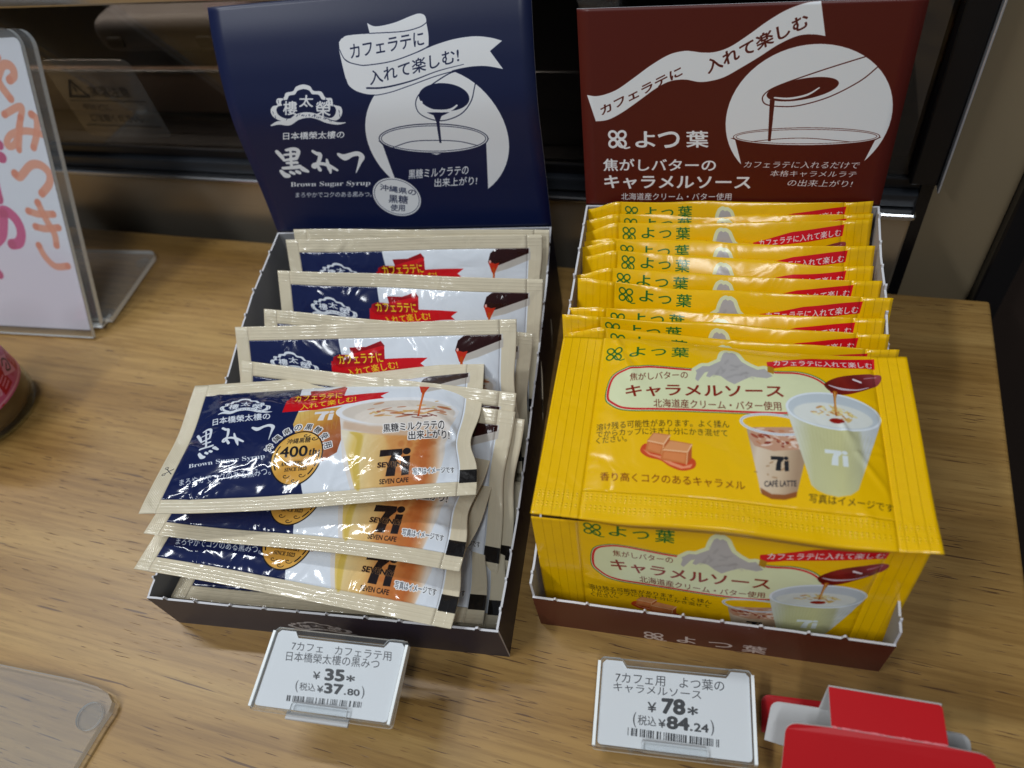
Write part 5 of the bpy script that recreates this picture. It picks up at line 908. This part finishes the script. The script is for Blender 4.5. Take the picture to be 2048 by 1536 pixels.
# ---------------------------------------------------------------- jar at the left edge
jr = thing('jam_jar', 'small glass jar with pink and red label at the left edge', 'jar', (-.3160, .0705, 0))
def lathe(name, prof, m, parent, n=72, uv=None, a0=0, a1=360, smooth=True):
    V = []; F = []; UV = []; closed = (a1 - a0) == 360; k = n if closed else n + 1
    for i in range(k):
        t = R(a0 + (a1 - a0) * i / n)
        for j, (r, z) in enumerate(prof): V.append((r * math.cos(t), r * math.sin(t), z)); UV.append((i / n, j / (len(prof) - 1)))
    q = len(prof)
    for i in range(n):
        for j in range(q - 1): a, b = i * q + j, ((i + 1) % k) * q + j; F.append([a, b, b + 1, a + 1])
    return link(name, pydata(name, V, F, UV if uv else None), m, parent, smooth=smooth)
lathe('glass_body', [(0, .0012), (.018, .0010), (.0235, .0006), (.0262, .0022), (.0275, .006), (.0278, .012), (.0278, .046), (.0262, .052), (.022, .056), (.0215, .060)], M['jar_glass'], jr)
M['jam'] = add_grain(mat('brown_jam', (120, 92, 54), .3), scale=300, dist=.0004, mott=.35, mscale=140)
lathe('contents', [(0, .0036), (.018, .0036), (.0245, .0050), (.0262, .009), (.0264, .046), (.024, .050), (0, .050)], M['jam'], jr)
lathe('label', [(.0281, .0175), (.0281, .045)], M['label'], jr, uv=True, a0=-150, a1=130)
lathe('lid', [(0, .066), (.0235, .0655), (.0245, .064), (.0247, .0575), (.024, .057)], mat('jar_lid', (190, 30, 60), .35), jr)
# ---------------------------------------------------------------- red folded card, lower right
rc = thing('red_card_stand', 'folded red cardboard piece with white inside at the lower right', 'card stand', (.11, -.025, 0))
def sheet(name, P3, mats, t=.0005, loc=(.11, -.025, 0)):
    P3 = [np.array(p, float) / 1000 - np.array(loc) for p in P3]; n = np.zeros(3)
    for i in range(len(P3)): a, b = P3[i], P3[(i + 1) % len(P3)]; n += np.cross(a, b)
    n /= np.linalg.norm(n); k = len(P3); V = P3 + [p - n * t for p in P3]
    F = [list(range(k)), list(range(2 * k - 1, k - 1, -1))] + [[i, k + i, k + (i + 1) % k, (i + 1) % k] for i in range(k)]
    return link(name, pydata(name, V, F, None, [0, 1] + [2] * k), [M[m] for m in mats], rc)
def rnd(P, i, r, n=5):
    """round corner i of a 3d outline"""
    P = [np.array(p, float) for p in P]; a, b, c = P[i - 1], P[i], P[(i + 1) % len(P)]; u = (a - b) / np.linalg.norm(a - b) * r; v = (c - b) / np.linalg.norm(c - b) * r
    arc = [b + u * (1 - math.sin(t)) + v * (1 - math.cos(t)) for t in np.linspace(0, math.pi / 2, n)]; return P[:i] + arc + P[i + 1:]
RW = ['red_card', 'white_card', 'white_card']; WR = ['white_card', 'red_card', 'white_card']
P = [(83.9, -29.6, 30), (82.9, -62, 0.6), (143.0, -62, 0.6), (139.6, -29.8, 30), (127.7, -29.2, 30.0), (96.5, -29.0, 30.0)]
P = rnd(P, 3, 4.0); P = rnd(P, 0, 3.0); sheet('front_panel', P, RW)
P = [(96.5, -28.6, 30.0), (127.7, -28.8, 30.0), (127.4, -17.8, 30.2), (96.3, -17.3, 30.2)]; P = rnd(P, 2, 1.0); sheet('top_bridge', P, RW)
P = [(96.4, -17.1, 30.0), (94.9, -21.4, 20.4), (81.0, -21.4, 20.4), (79.8, -30.4, 9.5), (88, -31.4, 8.6), (88.5, -36.5, 1.0), (141, -36.5, 1.0), (140, -32.0, 8.0), (137.2, -22.2, 19.4), (127.6, -22.0, 20.0), (127.4, -17.6, 30.0)]
P = rnd(P, 8, 2.5); P = rnd(P, 2, 2.5); sheet('rear_panel', P, WR)
P = [(79.4, -14.6, 4.0), (79.8, -26, 1.0), (141, -26, 1.0), (140.0, -17.6, 4.0), (98.0, -14.0, 4.0)]; P = rnd(P, 3, 3.0); P = rnd(P, 0, 2.5); sheet('base_flap', P, RW)
M['crease'] = add_grain(mat('worn_crease', (216, 120, 126), .7), mott=.5, mscale=900)
V, F = [], []
rs = random.Random(2); n_ = 40
for i in range(n_ + 1):
    t = i / n_; x = (96.8 + (127.4 - 96.8) * t - 110) / 1000; y = (-28.75 - .15 * t + 25) / 1000; wv = rs.uniform(.00006, .0003); V += [(x, y - wv, .03012 - wv * .5), (x, y + wv, .03008)]
    if i < n_: F.append([2 * i, 2 * i + 2, 2 * i + 3, 2 * i + 1])
link('worn_crease', pydata('worn_crease', V, F), M['crease'], rc)
